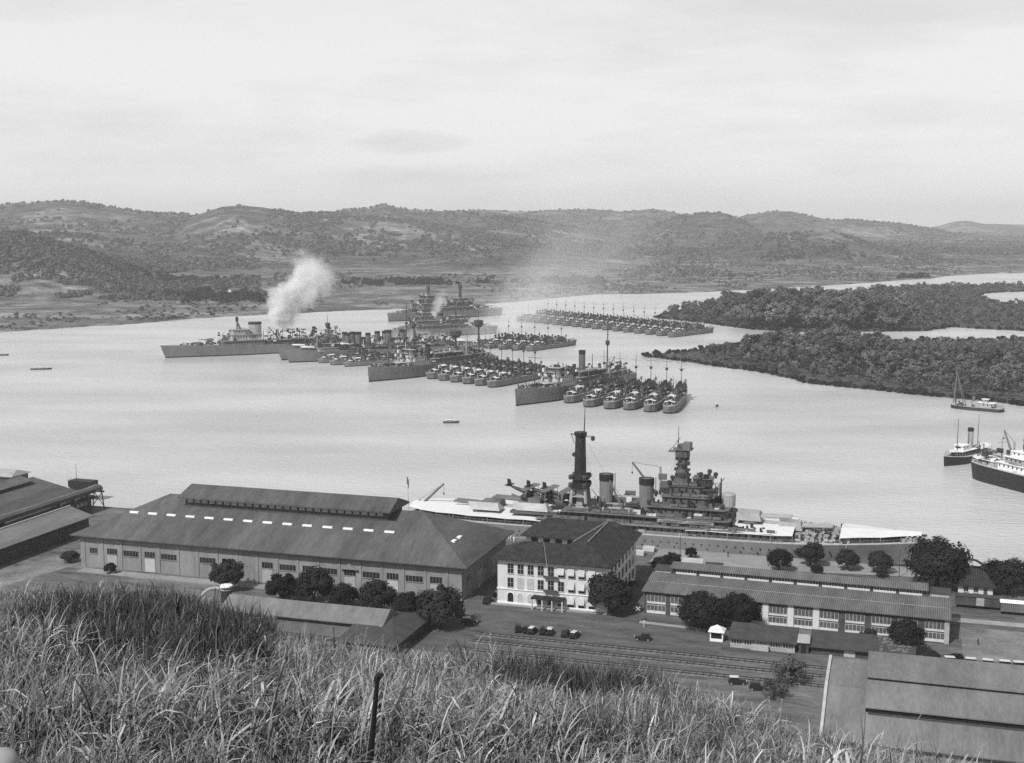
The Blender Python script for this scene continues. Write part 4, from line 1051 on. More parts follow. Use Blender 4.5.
def pole(px, py, h, label, arms=1, name='utility_pole', m='timber_dark', r=.13):
    x, y = W(px, py, G); t = thing(name, label, 'pole', (x, y, G), A)
    MB().cyl((0, 0, -.3), (0, 0, h), r, r * .6, 7).build('post', m, t)
    for k in range(arms):
        z = h - .5 - .7 * k; MB().bx(-1, 1, -.06, .06, z, z + .12).build('cross_arm', m, t)
pole(680, 562, 9.5, 'thin dark pole on the apron between white building and battleship bow', 0)
pole(899, 577, 8.5, 'thin dark pole on the lawn near the great spreading tree', 0)
pole(846, 560, 5, 'short pale post on the lawn behind the round trees', 0, m='timber_light')
def gooseneck():
    x, y = W(990, 596, G); t = thing('water_crane', 'dark goose-necked water crane arching over beside the pale house', 'water crane', (x, y, G), A)
    MB().cyl((0, 0, 0), (0, 0, 5.5), .35, .3, 8).build('post', 'ship_black', t)
    MB().tube([(0, 0, 5.3), (-.9, 0, 7.2), (-2.3, 0, 8.8), (-4.0, 0, 9.8), (-5.6, 0, 10.0)], .32, 7).build('arm', 'ship_black', t)
gooseneck()
def crossing():
    x, y = W(638, 622, G); t = thing('crossing_sign', 'white crossed boards of a railroad crossing sign at the street corner', 'sign', (x, y, G), A)
    MB().cyl((0, 0, 0), (0, 0, 4.3), .09, .09, 6).build('post', 'timber_dark', t)
    b = MB()
    for s in (-1, 1):
        d = Vector((.72 * s, 0, .72)).normalized(); n = Vector((-d.z, 0, d.x)); c = Vector((0, -.13 - .03 * s, 3.6))
        pts = [c + d * a * .75 + n * b_ * .12 for a, b_ in ((-1, -1), (1, -1), (1, 1), (-1, 1))]
        b.loft([pts, [p + Vector((0, .025, 0)) for p in pts]])
    b.build('crossed_boards', 'timber_light', t)
crossing()

def person_mesh(name, top, seed):
    r = random.Random(seed); mb = MB(); s = r.uniform(-.08, .08)
    rings = []
    def ring(cx, cy_, z, rx, ry, n=8): return [(cx + rx * math.cos(6.2832 * k / n), cy_ + ry * math.sin(6.2832 * k / n), z) for k in range(n)]
    for sd in (-1, 1):                                            # legs rise into the hips, arms leave the shoulders
        mb.loft([ring(sd * .10, .02 + s * sd, 0, .06, .12), ring(sd * .10, s * sd, .09, .055, .06), ring(sd * .10, 0, .5, .068, .07), ring(sd * .085, 0, .9, .09, .1)])
        mb.loft([ring(sd * .30, .05, .78, .035, .045, 6), ring(sd * .28, .02, 1.08, .045, .045, 6), ring(sd * .22, 0, 1.42, .06, .06, 6)])
    mb.loft([ring(0, 0, .82, .17, .12), ring(0, 0, 1.05, .15, .11), ring(0, 0, 1.3, .20, .13), ring(0, 0, 1.45, .17, .10), ring(0, 0, 1.5, .06, .06), ring(0, 0, 1.56, .055, .06), ring(0, .01, 1.63, .085, .1), ring(0, .01, 1.72, .085, .105), ring(0, .01, 1.79, .04, .05)])
    return mb.mesh(name, top, True)
PW = [person_mesh('sailor_figure_%d' % k, 'cloth_white', k) for k in range(3)]; PD = person_mesh('dark_figure', 'cloth_dark', 9)
def person(px, py, me, label, group=None, z=G):
    x, y = W(px, py, z); o = bpy.data.objects.new('person', me); COL.objects.link(o); o.location = (x, y, z); o.rotation_euler = (0, 0, random.random() * 6.28)
    return tag(o, label, 'person', group)
for k in range(34):
    u = random.uniform(-158, -112); v = random.uniform(383, 387.6); x, y = sw(u, v)
    o = bpy.data.objects.new('person', random.choice(PW) if random.random() < .75 else PD); COL.objects.link(o); o.location = (x, y, G + s4); o.rotation_euler = (0, 0, random.random() * 6.28)
    dark = o.data == PD
    tag(o, 'person in dark clothes in the crowd on the quay under the battleship stern' if dark else 'person in white uniform in the crowd on the quay under the battleship stern', 'person', 'dark clad people on the quay' if dark else 'people in white on the quay')
for k, (px, py) in enumerate(((728, 557), (757, 546), (692, 552))):
    person(px, py, PD, ('person in dark clothes walking on the middle of the apron', 'person in dark clothes close under the battleship hull', 'person in dark clothes left on the apron by the thin pole')[k])
person(978, 645, PD, 'person in dark clothes standing in the pale field')
person(644, 627, PW[0], 'person in white crossing the street corner near the crossing sign')

def stake():
    # a bent iron stake with a rounded hook, standing in the grass
    y = 9.0; x = (366 - 512) / F * y; z = hill_z(x, y)
    t = thing('iron_stake', 'thin dark iron stake with a small bent knob top standing in the foreground grass', 'stake', (x, y, 0))
    zt = H - (688 - YH) / F * y; xt = (374 - 366) / F * y
    rb = YH + F * (H - z) / y; xb = xt - (rb - 688) * (9 / 77) / F * y            # it leans a little
    MB().cyl((xb, 0, z - .15), (xt - .012, 0, zt - .03), .026, .017, 8).build('rod', 'iron_post', t)
    MB().tube([(xt - .016, 0, zt - .05), (xt - .012, 0, zt - .012), (xt + .006, 0, zt + .004), (xt + .024, 0, zt - .016)], .023, 8).build('knob', 'iron_post', t)
stake()
def pale_disc():
    y = 6.6; x = (-20 - 512) / F * y; z = H - (778 - YH) / F * y
    t = thing('enamel_basin', 'pale upturned enamel basin lying in the grass at the lower left corner', 'basin', (x - .02, y, z - .14))
    MB().lathe([(.10, .06), (.12, .075), (.075, .17), (.02, .185)], (0, 0, 0), 20).build('bowl', 'panel_grey', t, True)
    MB().lathe([(.10, .05), (.135, .055), (.135, .07), (.121, .072)], (0, 0, 0), 20).build('rim', 'trim_white', t, True)
pale_disc()

# ------------------------------------------------------------------ ships
def hull_rings(L, B, D, sheer=2.0, rake=2.5, tb=.38, ts=.10, stern=.55, flare=.55, n=28):
    rows = []
    for i in range(n + 1):
        t = i / n; t = t if t < .5 else .5 + .5 * ((t - .5) / .5) ** .85
        if t < ts: h = B / 2 * (stern + (1 - stern) * math.sqrt(max(0, 1 - (1 - t / ts) ** 2)))
        elif t > 1 - tb: h = B / 2 * max(.012, 1 - ((t - 1 + tb) / tb) ** 2.1)
        else: h = B / 2
        if i == 0: h = B / 2 * stern * .55
        zd = D + (sheer * ((t - .45) / .55) ** 2 if t > .45 else .12 * sheer * ((.45 - t) / .45) ** 2)
        x = -L / 2 + t * L; f = 1 - (1 - flare) * max(0, (t - .6) / .4) ** 1.5
        rk = rake * max(0, (t - .8) / .2) ** 2
        ru = (L * .035) * max(0, (.12 - t) / .12) ** 1.5
        rows.append((x, h, zd, f, rk, ru))
    return rows
def ship(name, label, cat, L, B, D, spec, group=None, hullm='ship_grey', deckm='deck', housem='ship_house', **kw):
    t = thing(name, label, cat, (0, 0, 0), 0, group)
    rows = hull_rings(L, B, D, **kw)
    mb = MB(); rings = []
    for x, h, zd, f, rk, ru in rows:
        wl_ = h * f; 
        rings.append([(x + ru - rk * 0, -wl_ * .96, -1.2), (x + ru * .6 + rk * .1, -wl_, .6), (x + rk, -h, zd), (x + rk, h, zd), (x + ru * .6 + rk * .1, wl_, .6), (x + ru, wl_ * .96, -1.2)])
    mb.loft(rings); mb.build('hull', hullm, t)
    dk = MB(); dr = [[(x + rk, -h * .97, zd + .02), (x + rk, -h * .97, zd + .12), (x + rk, h * .97, zd + .12), (x + rk, h * .97, zd + .02)] for x, h, zd, f, rk, ru in rows]
    dk.loft(dr); dk.build('deck', deckm, t)
    def dz(x):
        for a, b in zip(rows[:-1], rows[1:]):
            if a[0] <= x <= b[0]: return a[2] + (b[2] - a[2]) * (x - a[0]) / (b[0] - a[0] + 1e-9) + .12
        return D
    def hb(x):
        for a, b in zip(rows[:-1], rows[1:]):
            if a[0] <= x <= b[0]: return a[1] + (b[1] - a[1]) * (x - a[0]) / (b[0] - a[0] + 1e-9)
        return B / 2
    for s in spec:
        k = s[0]
        if k == 'tier':       # x0 x1 width z0 z1 [mat]
            _, x0, x1, w, z0, z1 = s[:6]; mm = s[6] if len(s) > 6 else housem
            q = w / 2; c = min(1.2, q * .3)
            poly = [(x0, -q), (x1 - c, -q), (x1, -q + c), (x1, q - c), (x1 - c, q), (x0, q)]
            o = MB().prism(poly, z0, z1).build('deckhouse', mm, t)
            wn_ = MB(); n = max(2, int((x1 - x0) / 2.2))
            for j in range(n):
                xx = x0 + (j + .5) * (x1 - x0) / n
                if xx > x1 - c - .4: continue
                for sd in (-1, 1): wn_.bx(xx - .35, xx + .35, min(sd * q, sd * (q + .05)), max(sd * q, sd * (q + .05)), z0 + (z1 - z0) * .45, z0 + (z1 - z0) * .8)
            wn_.bx(x1, x1 + .05, -q * .6, q * .6, z0 + (z1 - z0) * .5, z0 + (z1 - z0) * .8)
            tag(wn_.build('scuttles', 'glass_dark', o), kind='stuff')
            MB().prism([(a * 1 + (.5 if a > x0 else -.5), b * 1.12) for a, b in poly], z1 + .003, z1 + .16).build('deck_edge', s[7] if len(s) > 7 else 'ship_pale', o)
        elif k == 'funnel':   # x z0 z1 r
            _, x, z0, z1, r = s[:5]; mm = s[5] if len(s) > 5 else housem; el = s[6] if len(s) > 6 else 1.25
            o = MB().lathe([(r, z0), (r, z1)], (x, 0, 0), 14, el, 1).build('funnel', mm, t, False)
            MB().lathe([(r * 1.06, z1 - .15 * (z1 - z0)), (r * 1.06, z1 + .2), (r * .75, z1 + .22), (r * .7, z1 - .3)], (x, 0, 0), 14, el, 1).build('funnel_cap', 'ship_black', o)
            MB().cyl((x + r * 1.4, 0, z0), (x + r * 1.4, 0, z1 + .6), .14, .14, 5).build('steam_pipe', 'ship_dark', o)
        elif k == 'mast':     # x z0 z1 r yards [top]
            _, x, z0, z1, r, yards = s[:6]; mm = s[7] if len(s) > 7 else 'ship_dark'
            o = MB().cyl((x, 0, z0), (x - .02 * (z1 - z0), 0, z1), r, r * .45, 7).build('mast', mm, t)
            for zf, w in yards:
                z = z0 + (z1 - z0) * zf; MB().cyl((x - .02 * (z - z0), -w, z), (x - .02 * (z - z0), w, z), r * .4, r * .4, 5).build('yard', mm, o)
            if len(s) > 6 and s[6]:
                z, w, h = s[6]; MB().lathe([(w * .7, z), (w, z + h * .3), (w, z + h), (w * .9, z + h)], (x - .02 * (z - z0), 0, 0), 10).build('crows_nest', 'ship_dark', o)
        elif k == 'top':      # fighting top on a stout mast: x z0 ztop r w h
            _, x, z0, z1, r, w, h = s
            o = MB().cyl((x, 0, z0), (x, 0, z1), r, r * .8, 9).build('tower_mast', 'ship_dark', t)
            MB().lathe([(w * .6, z1), (w, z1 + h * .35), (w, z1 + h * .8), (w * 1.1, z1 + h * .85), (w * 1.05, z1 + h), (.2, z1 + h * 1.1)], (x, 0, 0), 10, 1, 1.3).build('fighting_top', 'ship_dark', o)
            MB().cyl((x, 0, z1 + h), (x, 0, z1 + h + 6), .12, .06, 5).build('topmast', 'ship_dark', o)
        elif k == 'tripod':   # x z0 z1 spread topw
            _, x, z0, z1, sp, w = s; mb = MB().cyl((x, 0, z0), (x, 0, z1), .8, .6, 8)
            for sd in (-1, 1): mb.cyl((x - sp, sd * sp * .7, z0), (x - .3, sd * .5, z1), .5, .35, 6)
            o = mb.build('tripod_mast', housem, t)
            MB().lathe([(w * .6, z1), (w * .8, z1 + 1), (w * .8, z1 + 2.6), (w * .95, z1 + 2.7), (w * .9, z1 + 3.4), (.3, z1 + 3.9)], (x, 0, 0), 10).build('fire_control_top', 'ship_dark', o)
            MB().cyl((x, 0, z1 + 4), (x, 0, z1 + 10), .14, .06, 5).build('topmast', 'ship_dark', o)
        elif k == 'turret':   # x z dir scale barrels
            _, x, z, d, sc_, nb = s[:6]
            mm = s[6] if len(s) > 6 else housem; o = MB().lathe([(2.6 * sc_, z - 1.6 * sc_), (2.6 * sc_, z + .02)], (x, 0, 0), 14).build('barbette', housem, t)
            g = MB().loft([[(x - d * 3.4 * sc_, -2.4 * sc_, z), (x + d * 2.6 * sc_, -2.7 * sc_, z), (x + d * 2.6 * sc_, 2.7 * sc_, z), (x - d * 3.4 * sc_, 2.4 * sc_, z)], [(x - d * 3.1 * sc_, -2.1 * sc_, z + 1.9 * sc_), (x + d * 2.0 * sc_, -2.3 * sc_, z + 1.7 * sc_), (x + d * 2.0 * sc_, 2.3 * sc_, z + 1.7 * sc_), (x - d * 3.1 * sc_, 2.1 * sc_, z + 1.9 * sc_)]])
            g = g.build('gun_turret', mm, t)
            for j in range(nb):
                y = (j - (nb - 1) / 2) * 1.5 * sc_; MB().cyl((x + d * 2.3 * sc_, y, z + .9 * sc_), (x + d * 9.5 * sc_, y, z + 1.2 * sc_), .32 * sc_, .2 * sc_, 7).build('gun_barrel', mm, g)
        elif k == 'gun':      # x y z dir
            _, x, y, z, d = s
            o = MB().lathe([(.8, z), (.5, z + .9), (.55, z + 1.3)], (x, y, 0), 8).cyl((x + d * .2, y, z + 1.1), (x + d * 4, y, z + 1.5), .16, .1, 6).build('deck_gun', housem, t)
        elif k == 'tubes':    # torpedo tubes
            _, x, y, z, a = s; mb = MB()
            for j in range(3):
                dy = (j - 1) * .55; mb.cyl((x - 3.2 * math.cos(a) - dy * math.sin(a), y - 3.2 * math.sin(a) + dy * math.cos(a), z + .8), (x + 3.2 * math.cos(a) - dy * math.sin(a), y + 3.2 * math.sin(a) + dy * math.cos(a), z + .8), .27, .27, 7)
            mb.lathe([(.7, z), (.6, z + .55)], (x, y, 0), 8); mb.build('torpedo_tubes', 'ship_dark', t)
        elif k == 'awning':   # x0 x1 height [mat, width factor]
            _, x0, x1, h = s[:4]; mm = s[4] if len(s) > 4 else 'canvas'; wf = s[5] if len(s) > 5 else .96
            mb = MB(); n = max(2, int((x1 - x0) / 6)); rr = []
            for j in range(n + 1):
                x = x0 + (x1 - x0) * j / n; b = hb(x) * wf; z = dz(x) + h + (.12 if j % 2 else -.05)
                rr.append([(x, -b, z - .5), (x, 0, z + .35), (x, b, z - .5), (x, b, z - .55), (x, 0, z + .28), (x, -b, z - .55)])
            o = mb.loft(rr).build('awning', mm, t); st = MB()
            for j in range(n + 1):
                x = x0 + (x1 - x0) * j / n; b = hb(x) * wf - .06
                for sd in (-1, 1): st.cyl((x, sd * b, dz(x) - .1), (x, sd * b, dz(x) + h - .55), .07, .07, 5)
            st.build('stanchions', 'ship_pale', o)
        elif k == 'boat':     # x y z length
            _, x, y, z, l_ = s; mb = MB(); rr = []
            for q in np.linspace(-1, 1, 7):
                w = max(.05, l_ * .15 * (1 - abs(q) ** 2.5)); rr.append([(x + q * l_ / 2, y - w * .5, z), (x + q * l_ / 2, y - w, z + l_ * .12), (x + q * l_ / 2, y + w, z + l_ * .12), (x + q * l_ / 2, y + w * .5, z)])
            mb.loft(rr).build('ship_boat', 'ship_pale', t)
        elif k == 'crane':    # x y z0 z1 dx dz
            _, x, y, z0, z1, dx, dz_ = s
            o = MB().cyl((x, y, z0), (x, y, z1), .55, .4, 8).build('crane_post', 'ship_pale', t)
            MB().cyl((x, y, z0 + (z1 - z0) * .3), (x + dx, y, z1 + dz_), .55, .32, 6).cyl((x, y, z1), (x + dx, y, z1 + dz_), .08, .08, 4).build('crane_boom', 'ship_house', o)
            MB().cyl((x + dx, y, z1 + dz_), (x + dx, y, z1 + dz_ - 3), .06, .06, 4).lathe([(.1, -3.9), (.35, -3.5), (.1, -3)], (x + dx, y, z1 + dz_), 6).build('hook_block', 'ship_dark', o)
        elif k == 'fit':      # n x0 x1 width z : ventilators, lockers, winches and rafts on deck
            _, n, x0, x1, w, seed = s; r = random.Random(seed); mb = MB(); m2 = MB()
            for _ in range(n):
                x = r.uniform(x0, x1); y = r.uniform(-1, 1) * min(w / 2, hb(x) * .85); z = dz(x); q = r.random()
                tgt = mb if r.random() < .5 else m2
                if q < .4: tgt.bx(x - r.uniform(.4, 1.3), x + r.uniform(.4, 1.3), y - .5, y + .5, z - .05, z + r.uniform(.6, 1.8))
                elif q < .75: tgt.cyl((x, y, z - .05), (x, y, z + r.uniform(1.2, 2.6)), .3, .3, 7); tgt.bx(x - .1, x + .7, y - .35, y + .35, z + 1.6, z + 2.2)
                else: tgt.cyl((x - .6, y, z + .6), (x + .6, y, z + .6), .5, .5, 8)
            mb.build('deck_fittings', 'ship_pale', t)['kind'] = 'stuff'; m2.build('deck_fittings', 'ship_dark', t)['kind'] = 'stuff'
        elif k == 'clutter':  # n x0 x1 w z0 z1 seed : the crowd of platforms, vents, boats, directors and davits above the deck
            _, n, x0, x1, w, z0, z1, seed = s; r = random.Random(seed); ms = {'ship_dark': MB(), 'ship_house': MB(), 'ship_white': MB()}
            for _ in range(n):
                x = r.uniform(x0, x1); y = r.uniform(-.5, .5) * min(w, 1.7 * hb(x)); z = z0 + (z1 - z0) * r.random() ** 1.6
                mb = ms[r.choices(('ship_dark', 'ship_house', 'ship_white'), (.52, .30, .18))[0]]; q = r.random()
                if q < .5: mb.bx(x - r.uniform(.4, 1.8), x + r.uniform(.4, 1.8), y - r.uniform(.3, .9), y + r.uniform(.3, .9), z - .9, z + r.uniform(.2, 1.5))
                elif q < .7: mb.cyl((x, y, z0 - .4), (x, y, z + r.uniform(.5, 2)), .28, .22, 6)
                elif q < .85: mb.cyl((x, y, z0 - .3), (x, y, z), .2, .2, 5).cyl((x, y, z - .3), (x + r.uniform(-3, 3), y + r.uniform(-1, 1), z + r.uniform(.5, 2.5)), .13, .1, 5)
                else: mb.cyl((x - 2, y, z), (x + 2, y, z + .1), .5, .5, 7).cyl((x, y, z0 - .3), (x, y, z), .2, .2, 5)
            for mm, mb in ms.items():
                if mb.v: tag(mb.build('deck_clutter', mm, t), kind='stuff')
        elif k == 'rail':     # guard rail along the deck edge
            _, x0, x1 = s; mb = MB(); n = int((x1 - x0) / 3); P = {-1: [], 1: []}
            for j in range(n + 1):
                x = x0 + (x1 - x0) * j / n
                for sd in (-1, 1):
                    p = (x, sd * hb(x) * .95, dz(x)); mb.cyl(p, (p[0], p[1], p[2] + 1.1), .05, .05, 4); P[sd].append((p[0], p[1], p[2] + 1.1))
            for sd in (-1, 1): mb.tube(P[sd], .04, 4)
            tag(mb.build('guard_rail', 'ship_pale', t), kind='stuff')
        elif k == 'stay':     # rigging wires
            mb = MB()
            for p, q in s[1]: mb.cyl(p, q, .05, .05, 4)
            mb.build('rigging', 'ship_dark', t)
        elif k == 'ports':    # row of portholes on the hull, seen as dark discs
            _, x0, x1, z, step = s; mb = MB(); x = x0
            while x < x1:
                b = hb(x); 
                for sd in (-1, 1): mb.cyl((x, sd * (b - .35), z), (x, sd * (b + .04), z), .28, .28, 8)
                x += step
            tag(mb.build('portholes', 'glass_dark', t), kind='stuff')
        elif k == 'flag':
            _, x, z0, z1 = s; o = MB().cyl((x, 0, z0), (x - .6, 0, z1), .1, .06, 5).build('flagstaff', 'ship_pale', t)
            mb = MB(); rr = []
            for j in range(6): yy = .25 * math.sin(j * 1.1); rr.append([(x - .7 + j * .16, yy, z1 - 2.8 - j * .35), (x - .7 + j * .16, yy, z1 - .2 - j * .25), (x - .7 + j * .16, yy + .03, z1 - .2 - j * .25), (x - .7 + j * .16, yy + .03, z1 - 2.8 - j * .35)])
            mb.loft(rr).build('ensign', 'ship_dark', o)
    return t
def put(o, near, d, L, bow_near=False, shift=0.0):
    """put a ship with its near end at a water point, running along direction d."""
    n = math.hypot(*d); d = (d[0] / n, d[1] / n)
    o.location = (near[0] + d[0] * L / 2 - d[1] * shift * -1, near[1] + d[1] * L / 2 - d[0] * shift, 0)
    o.rotation_euler = (0, 0, math.atan2(d[1], d[0]) + (math.pi if bow_near else 0))

# flush-deck destroyers with four funnels
DL = 92.0
def make_destroyer(label, group):
    sp = [('tier', 17, 25, 6.2, 5.2, 7.6), ('tier', 19.5, 24.2, 5.0, 7.76, 10.0), ('tier', -14, 15.5, 4.2, 4.6, 6.6, 'ship_dark', 'ship_dark'), ('tier', -33, -24, 4.0, 4.6, 6.8),
          ('funnel', 12.5, 5.5, 13.0, 1.15), ('funnel', 6.8, 5.5, 12.6, 1.15), ('funnel', 1.0, 5.5, 12.2, 1.15), ('funnel', -4.8, 5.5, 11.8, 1.15),
          ('mast', 18.5, 7, 29, .26, ((.8, 3.2), (.62, 2.2)), (19, .9, 1.4)), ('mast', -22, 6, 21, .2, ((.8, 2),)),
          ('gun', 35, 0, 6.2, 1), ('gun', 9.5, 3.2, 5.2, 1), ('gun', 9.5, -3.2, 5.2, 1), ('gun', -27, 0, 7.0, -1),
          ('tubes', -12, 3.1, 4.7, .35), ('tubes', -12, -3.1, 4.7, -.35), ('tubes', -19, 3.1, 4.7, .2), ('tubes', -19, -3.1, 4.7, -.2),
          ('awning', -40, -34.5, 2.2, 'canvas', .75), ('awning', -31.5, -24.5, 4.6, 'canvas', .5), ('fit', 26, -44, -20, 7, 12), ('awning', 2, 8, 4.4, 'canvas_grey', .5), ('boat', 3, 3.4, 6.0, 7), ('boat', 3, -3.4, 6.0, 7), ('clutter', 110, -38, 26, 8, 5.2, 8.6, 77), ('clutter', 30, 14, 26, 6, 7.6, 12.5, 78), ('fit', 40, -40, 40, 7, 11), ('rail', -44, 43)]
    return ship('destroyer', label, 'destroyer', DL, 9.2, 4.6, sp, group, tb=.5, ts=.16, stern=.32, sheer=1.6, rake=2.0, housem='ship_mid', deckm='panel_grey')
proto = None
def raft(near, dirs, label_fmt, group, scale=1.0):
    global proto
    n = len(near)
    for k, p in enumerate(near):
        lb = label_fmt % ('leftmost' if k == 0 else 'rightmost' if k == n - 1 else ORD[k])
        if proto is None: o = proto = make_destroyer(lb, group)
        else: o = copy_tree(proto); o['label'] = lb; o['group'] = group
        put(o, p, dirs[k], DL * scale); o.scale = (scale, scale, scale)
def line(a, b, n): return [(a[0] + (b[0] - a[0]) * k / (n - 1), a[1] + (b[1] - a[1]) * k / (n - 1)) for k in range(n)]
raft([W(*q) for q in ((566, 404, 0), (586, 408, 0), (607, 410, 0), (627, 411, 0), (648, 413, 0), (668, 414.5, 0))], line((.44, .9), (.25, .97), 6),
     '%s of the six destroyers rafted beside the depot ship nearest the viewer', 'destroyers rafted beside the nearest depot ship', .93)
raft(line((-58.5, 861), (-15.5, 815), 6), line((.60, .80), (.53, .85), 6), '%s of the six destroyers rafted beside the two-topped depot ship', 'destroyers rafted beside the two-topped depot ship', .92)
raft(line((-35, 1082), (12, 1054), 5), line((.62, .78), (.60, .80), 5), '%s of the five hazy destroyers rafted behind the two-topped depot ship', 'hazy raft of destroyers in the middle distance', .8)
raft(line((5, 1390), (147, 1187), 16), line((.66, .75), (.66, .75), 16), '%s of the sixteen destroyers in the long far raft near the wooded point', 'long far raft of destroyers', .84)
raft([(-149, 964), (-138, 950), (-126, 940)], [(.85, .53)] * 3, '%s of the three low dark vessels lying beside the four-funnelled cruiser', 'low vessels beside the four-funnelled cruiser', .66)

def depot(label, tops):
    sp = [('tier', 10, 34, 13, 8.2, 11.2, 'ship_white'), ('tier', 14, 32, 12, 11.36, 14.0, 'ship_white'), ('tier', 20, 30, 11, 14.16, 16.6, 'ship_white'), ('tier', 23, 28, 9, 16.76, 19.0, 'ship_house'),
          ('tier', -34, 8, 14, 8.2, 11.4, 'ship_house'), ('tier', -26, 2, 11, 11.56, 14.2, 'ship_dark'), ('tier', -56, -38, 11, 8.2, 11, 'ship_house'),
          ('mast', 46, 8, 30, .4, ((.85, 5), (.6, 1.5))), ('boat', 0, 6.2, 14.4, 9), ('boat', -10, 6.2, 14.4, 9), ('boat', 0, -6.2, 14.4, 9), ('boat', -10, -6.2, 14.4, 9), ('boat', -20, -6.2, 14.4, 9),
          ('fit', 60, 28, 62, 14, 4), ('fit', 40, -62, 8, 15, 5), ('clutter', 200, -56, 34, 15, 8.6, 16.5, 71), ('clutter', 60, 12, 34, 13, 14, 19.5, 72), ('rail', -60, 62), ('gun', 56, 0, 9.5, 1), ('gun', -60, 0, 8.2, -1), ('awning', 34, 43, 2.4, 'canvas_grey', .7), ('ports', -50, 50, 5.2, 4.0),
          ('crane', -30, 5, 11, 20, -7, 1), ('crane', 8, -5, 11, 20, 6, 1)]
    if tops: sp += [('top', -24, 11, 24, 1.0, 3.6, 5), ('top', -50, 11, 30, .8, 2.9, 5), ('mast', -37, 11, 27, .25, ((.8, 3),)), ('funnel', 6, 12, 21, 1.7, 'ship_dark')]
    else: sp += [('funnel', -6, 12, 27, 1.9, 'ship_house'), ('mast', -36, 9, 45, .55, ((.9, 3), (.72, 1)), (28, 1.4, 3)), ('mast', -18, 12, 24, .35, ()), ('funnel', 3, 13, 19, 1.0, 'ship_dark')]
    return ship('depot_ship', label, 'depot ship', 130, 17.5, 8.0, sp, None, sheer=2.2, tb=.3, rake=1.0)
t = depot('nearest grey depot ship with one tall funnel, its bluff bow towards the left', False); put(t, W(517, 406, 0), (.585, .81), 128, True)
t = depot('grey depot ship with two dark fighting-top masts, its bow beside the low vessels', True); put(t, W(370, 382, 0), (.62, .78), 128, True)

def cruiser(label, L, sp, B=17.5, D=7.5): return ship('cruiser', label, 'cruiser', L, B, D, sp, None, sheer=2.6, tb=.42, rake=4.0)
c = cruiser('leftmost cruiser, pale clipper bow pointing left with a tall bridge and flared funnel', 175,
    [('tier', 8, 44, 13, 7.8, 11.8), ('tier', 10, 36, 12, 11.96, 16.5, 'ship_pale'), ('tier', 20, 35, 10, 16.66, 20.5, 'ship_pale'), ('tripod', 29, 20, 27, 3, 1.6), ('funnel', 14, 15, 26, 3.6, 'ship_pale', 1.5), ('turret', 62, 10.0, 1, .9, 3), ('turret', 52, 12.4, 1, .9, 3),
     ('tier', -40, 6, 11, 7.8, 10.8, 'ship_mid'), ('tubes', 0, 5, 10.8, .2), ('crane', -4, 4, 10, 19, 8, 3), ('crane', -6, -4, 10, 19, -8, 3), ('boat', -10, -5, 11, 9), ('boat', -18, 5, 11, 9), ('turret', -50, 10, -1, .9, 3), ('fit', 160, -70, 75, 13, 8), ('clutter', 200, -60, 8, 14, 8.6, 19, 73), ('clutter', 60, 10, 44, 13, 11, 19, 74), ('clutter', 40, 44, 66, 9, 8.4, 11, 75), ('rail', -80, 80)])
put(c, W(167, 358, 0), (.87, .48), 173, True)
om = [('tier', 36, 52, 11, 7.8, 10.6), ('tier', 41, 50, 9, 10.76, 13.8), ('tripod', 44, 13.8, 24, 3.5, 2.2), ('funnel', 30, 9, 20, 1.7), ('funnel', 23.5, 9, 20, 1.7), ('funnel', 2, 9, 19.5, 1.7), ('funnel', -4.5, 9, 19.5, 1.7),
      ('tier', -44, 34, 9, 7.8, 9.6), ('tripod', -30, 9.6, 21, 3.4, 2.2), ('turret', 62, 9.4, 1, .75, 2), ('turret', -56, 9.2, -1, .75, 2), ('boat', 14, 5.5, 9.8, 9), ('boat', 14, -5.5, 9.8, 9), ('crane', -14, 4, 9.6, 17, -6, 2), ('fit', 80, -70, 72, 12, 21), ('clutter', 260, -60, 58, 13, 8.6, 16, 79), ('clutter', 50, 36, 52, 9, 12, 21, 80), ('rail', -78, 76), ('awning', 64, 74, 2.3, 'canvas'), ('awning', -74, -62, 2.3, 'canvas')]
c = cruiser('dark funnelled cruiser in the middle of the left group of three, smoking', 165, om); put(c, (-180, 985), (.88, .47), 165, True)
om2 = [('tier', 44, 60, 11, 7.8, 10.6, 'ship_pale'), ('tier', 47, 57, 9, 10.76, 13.8), ('tripod', 50, 13.8, 26, 3.5, 2.3), ('funnel', 34, 9, 21, 1.7), ('funnel', 25, 9, 21.5, 1.9), ('funnel', 17, 9, 20.5, 1.6), ('funnel', 0, 9, 22, 2.0), ('funnel', -12, 9, 22, 1.9),
       ('tier', -44, 40, 9, 7.8, 9.6, 'ship_dark'), ('mast', -15, 9, 44, .5, ((.8, 3), (.6, 2)), (26, 1.2, 2)), ('turret', 66, 9.4, 1, .75, 2), ('turret', -56, 9.2, -1, .75, 2), ('boat', 8, 5.5, 9.8, 9), ('boat', 8, -5.5, 9.8, 9), ('crane', 60, 4, 10, 17, 9, 3), ('fit', 110, -70, 72, 12, 22), ('clutter', 280, -60, 62, 13, 8.6, 15.5, 81), ('clutter', 50, 44, 60, 9, 12, 21, 82), ('rail', -78, 76), ('awning', 62, 72, 2.3, 'canvas'), ('awning', 34, 43, 5, 'canvas', .7)]
c = cruiser('cruiser with five slim funnels in a line behind the three low vessels', 162, om2); put(c, (-171, 968), (.90, .44), 162, True)

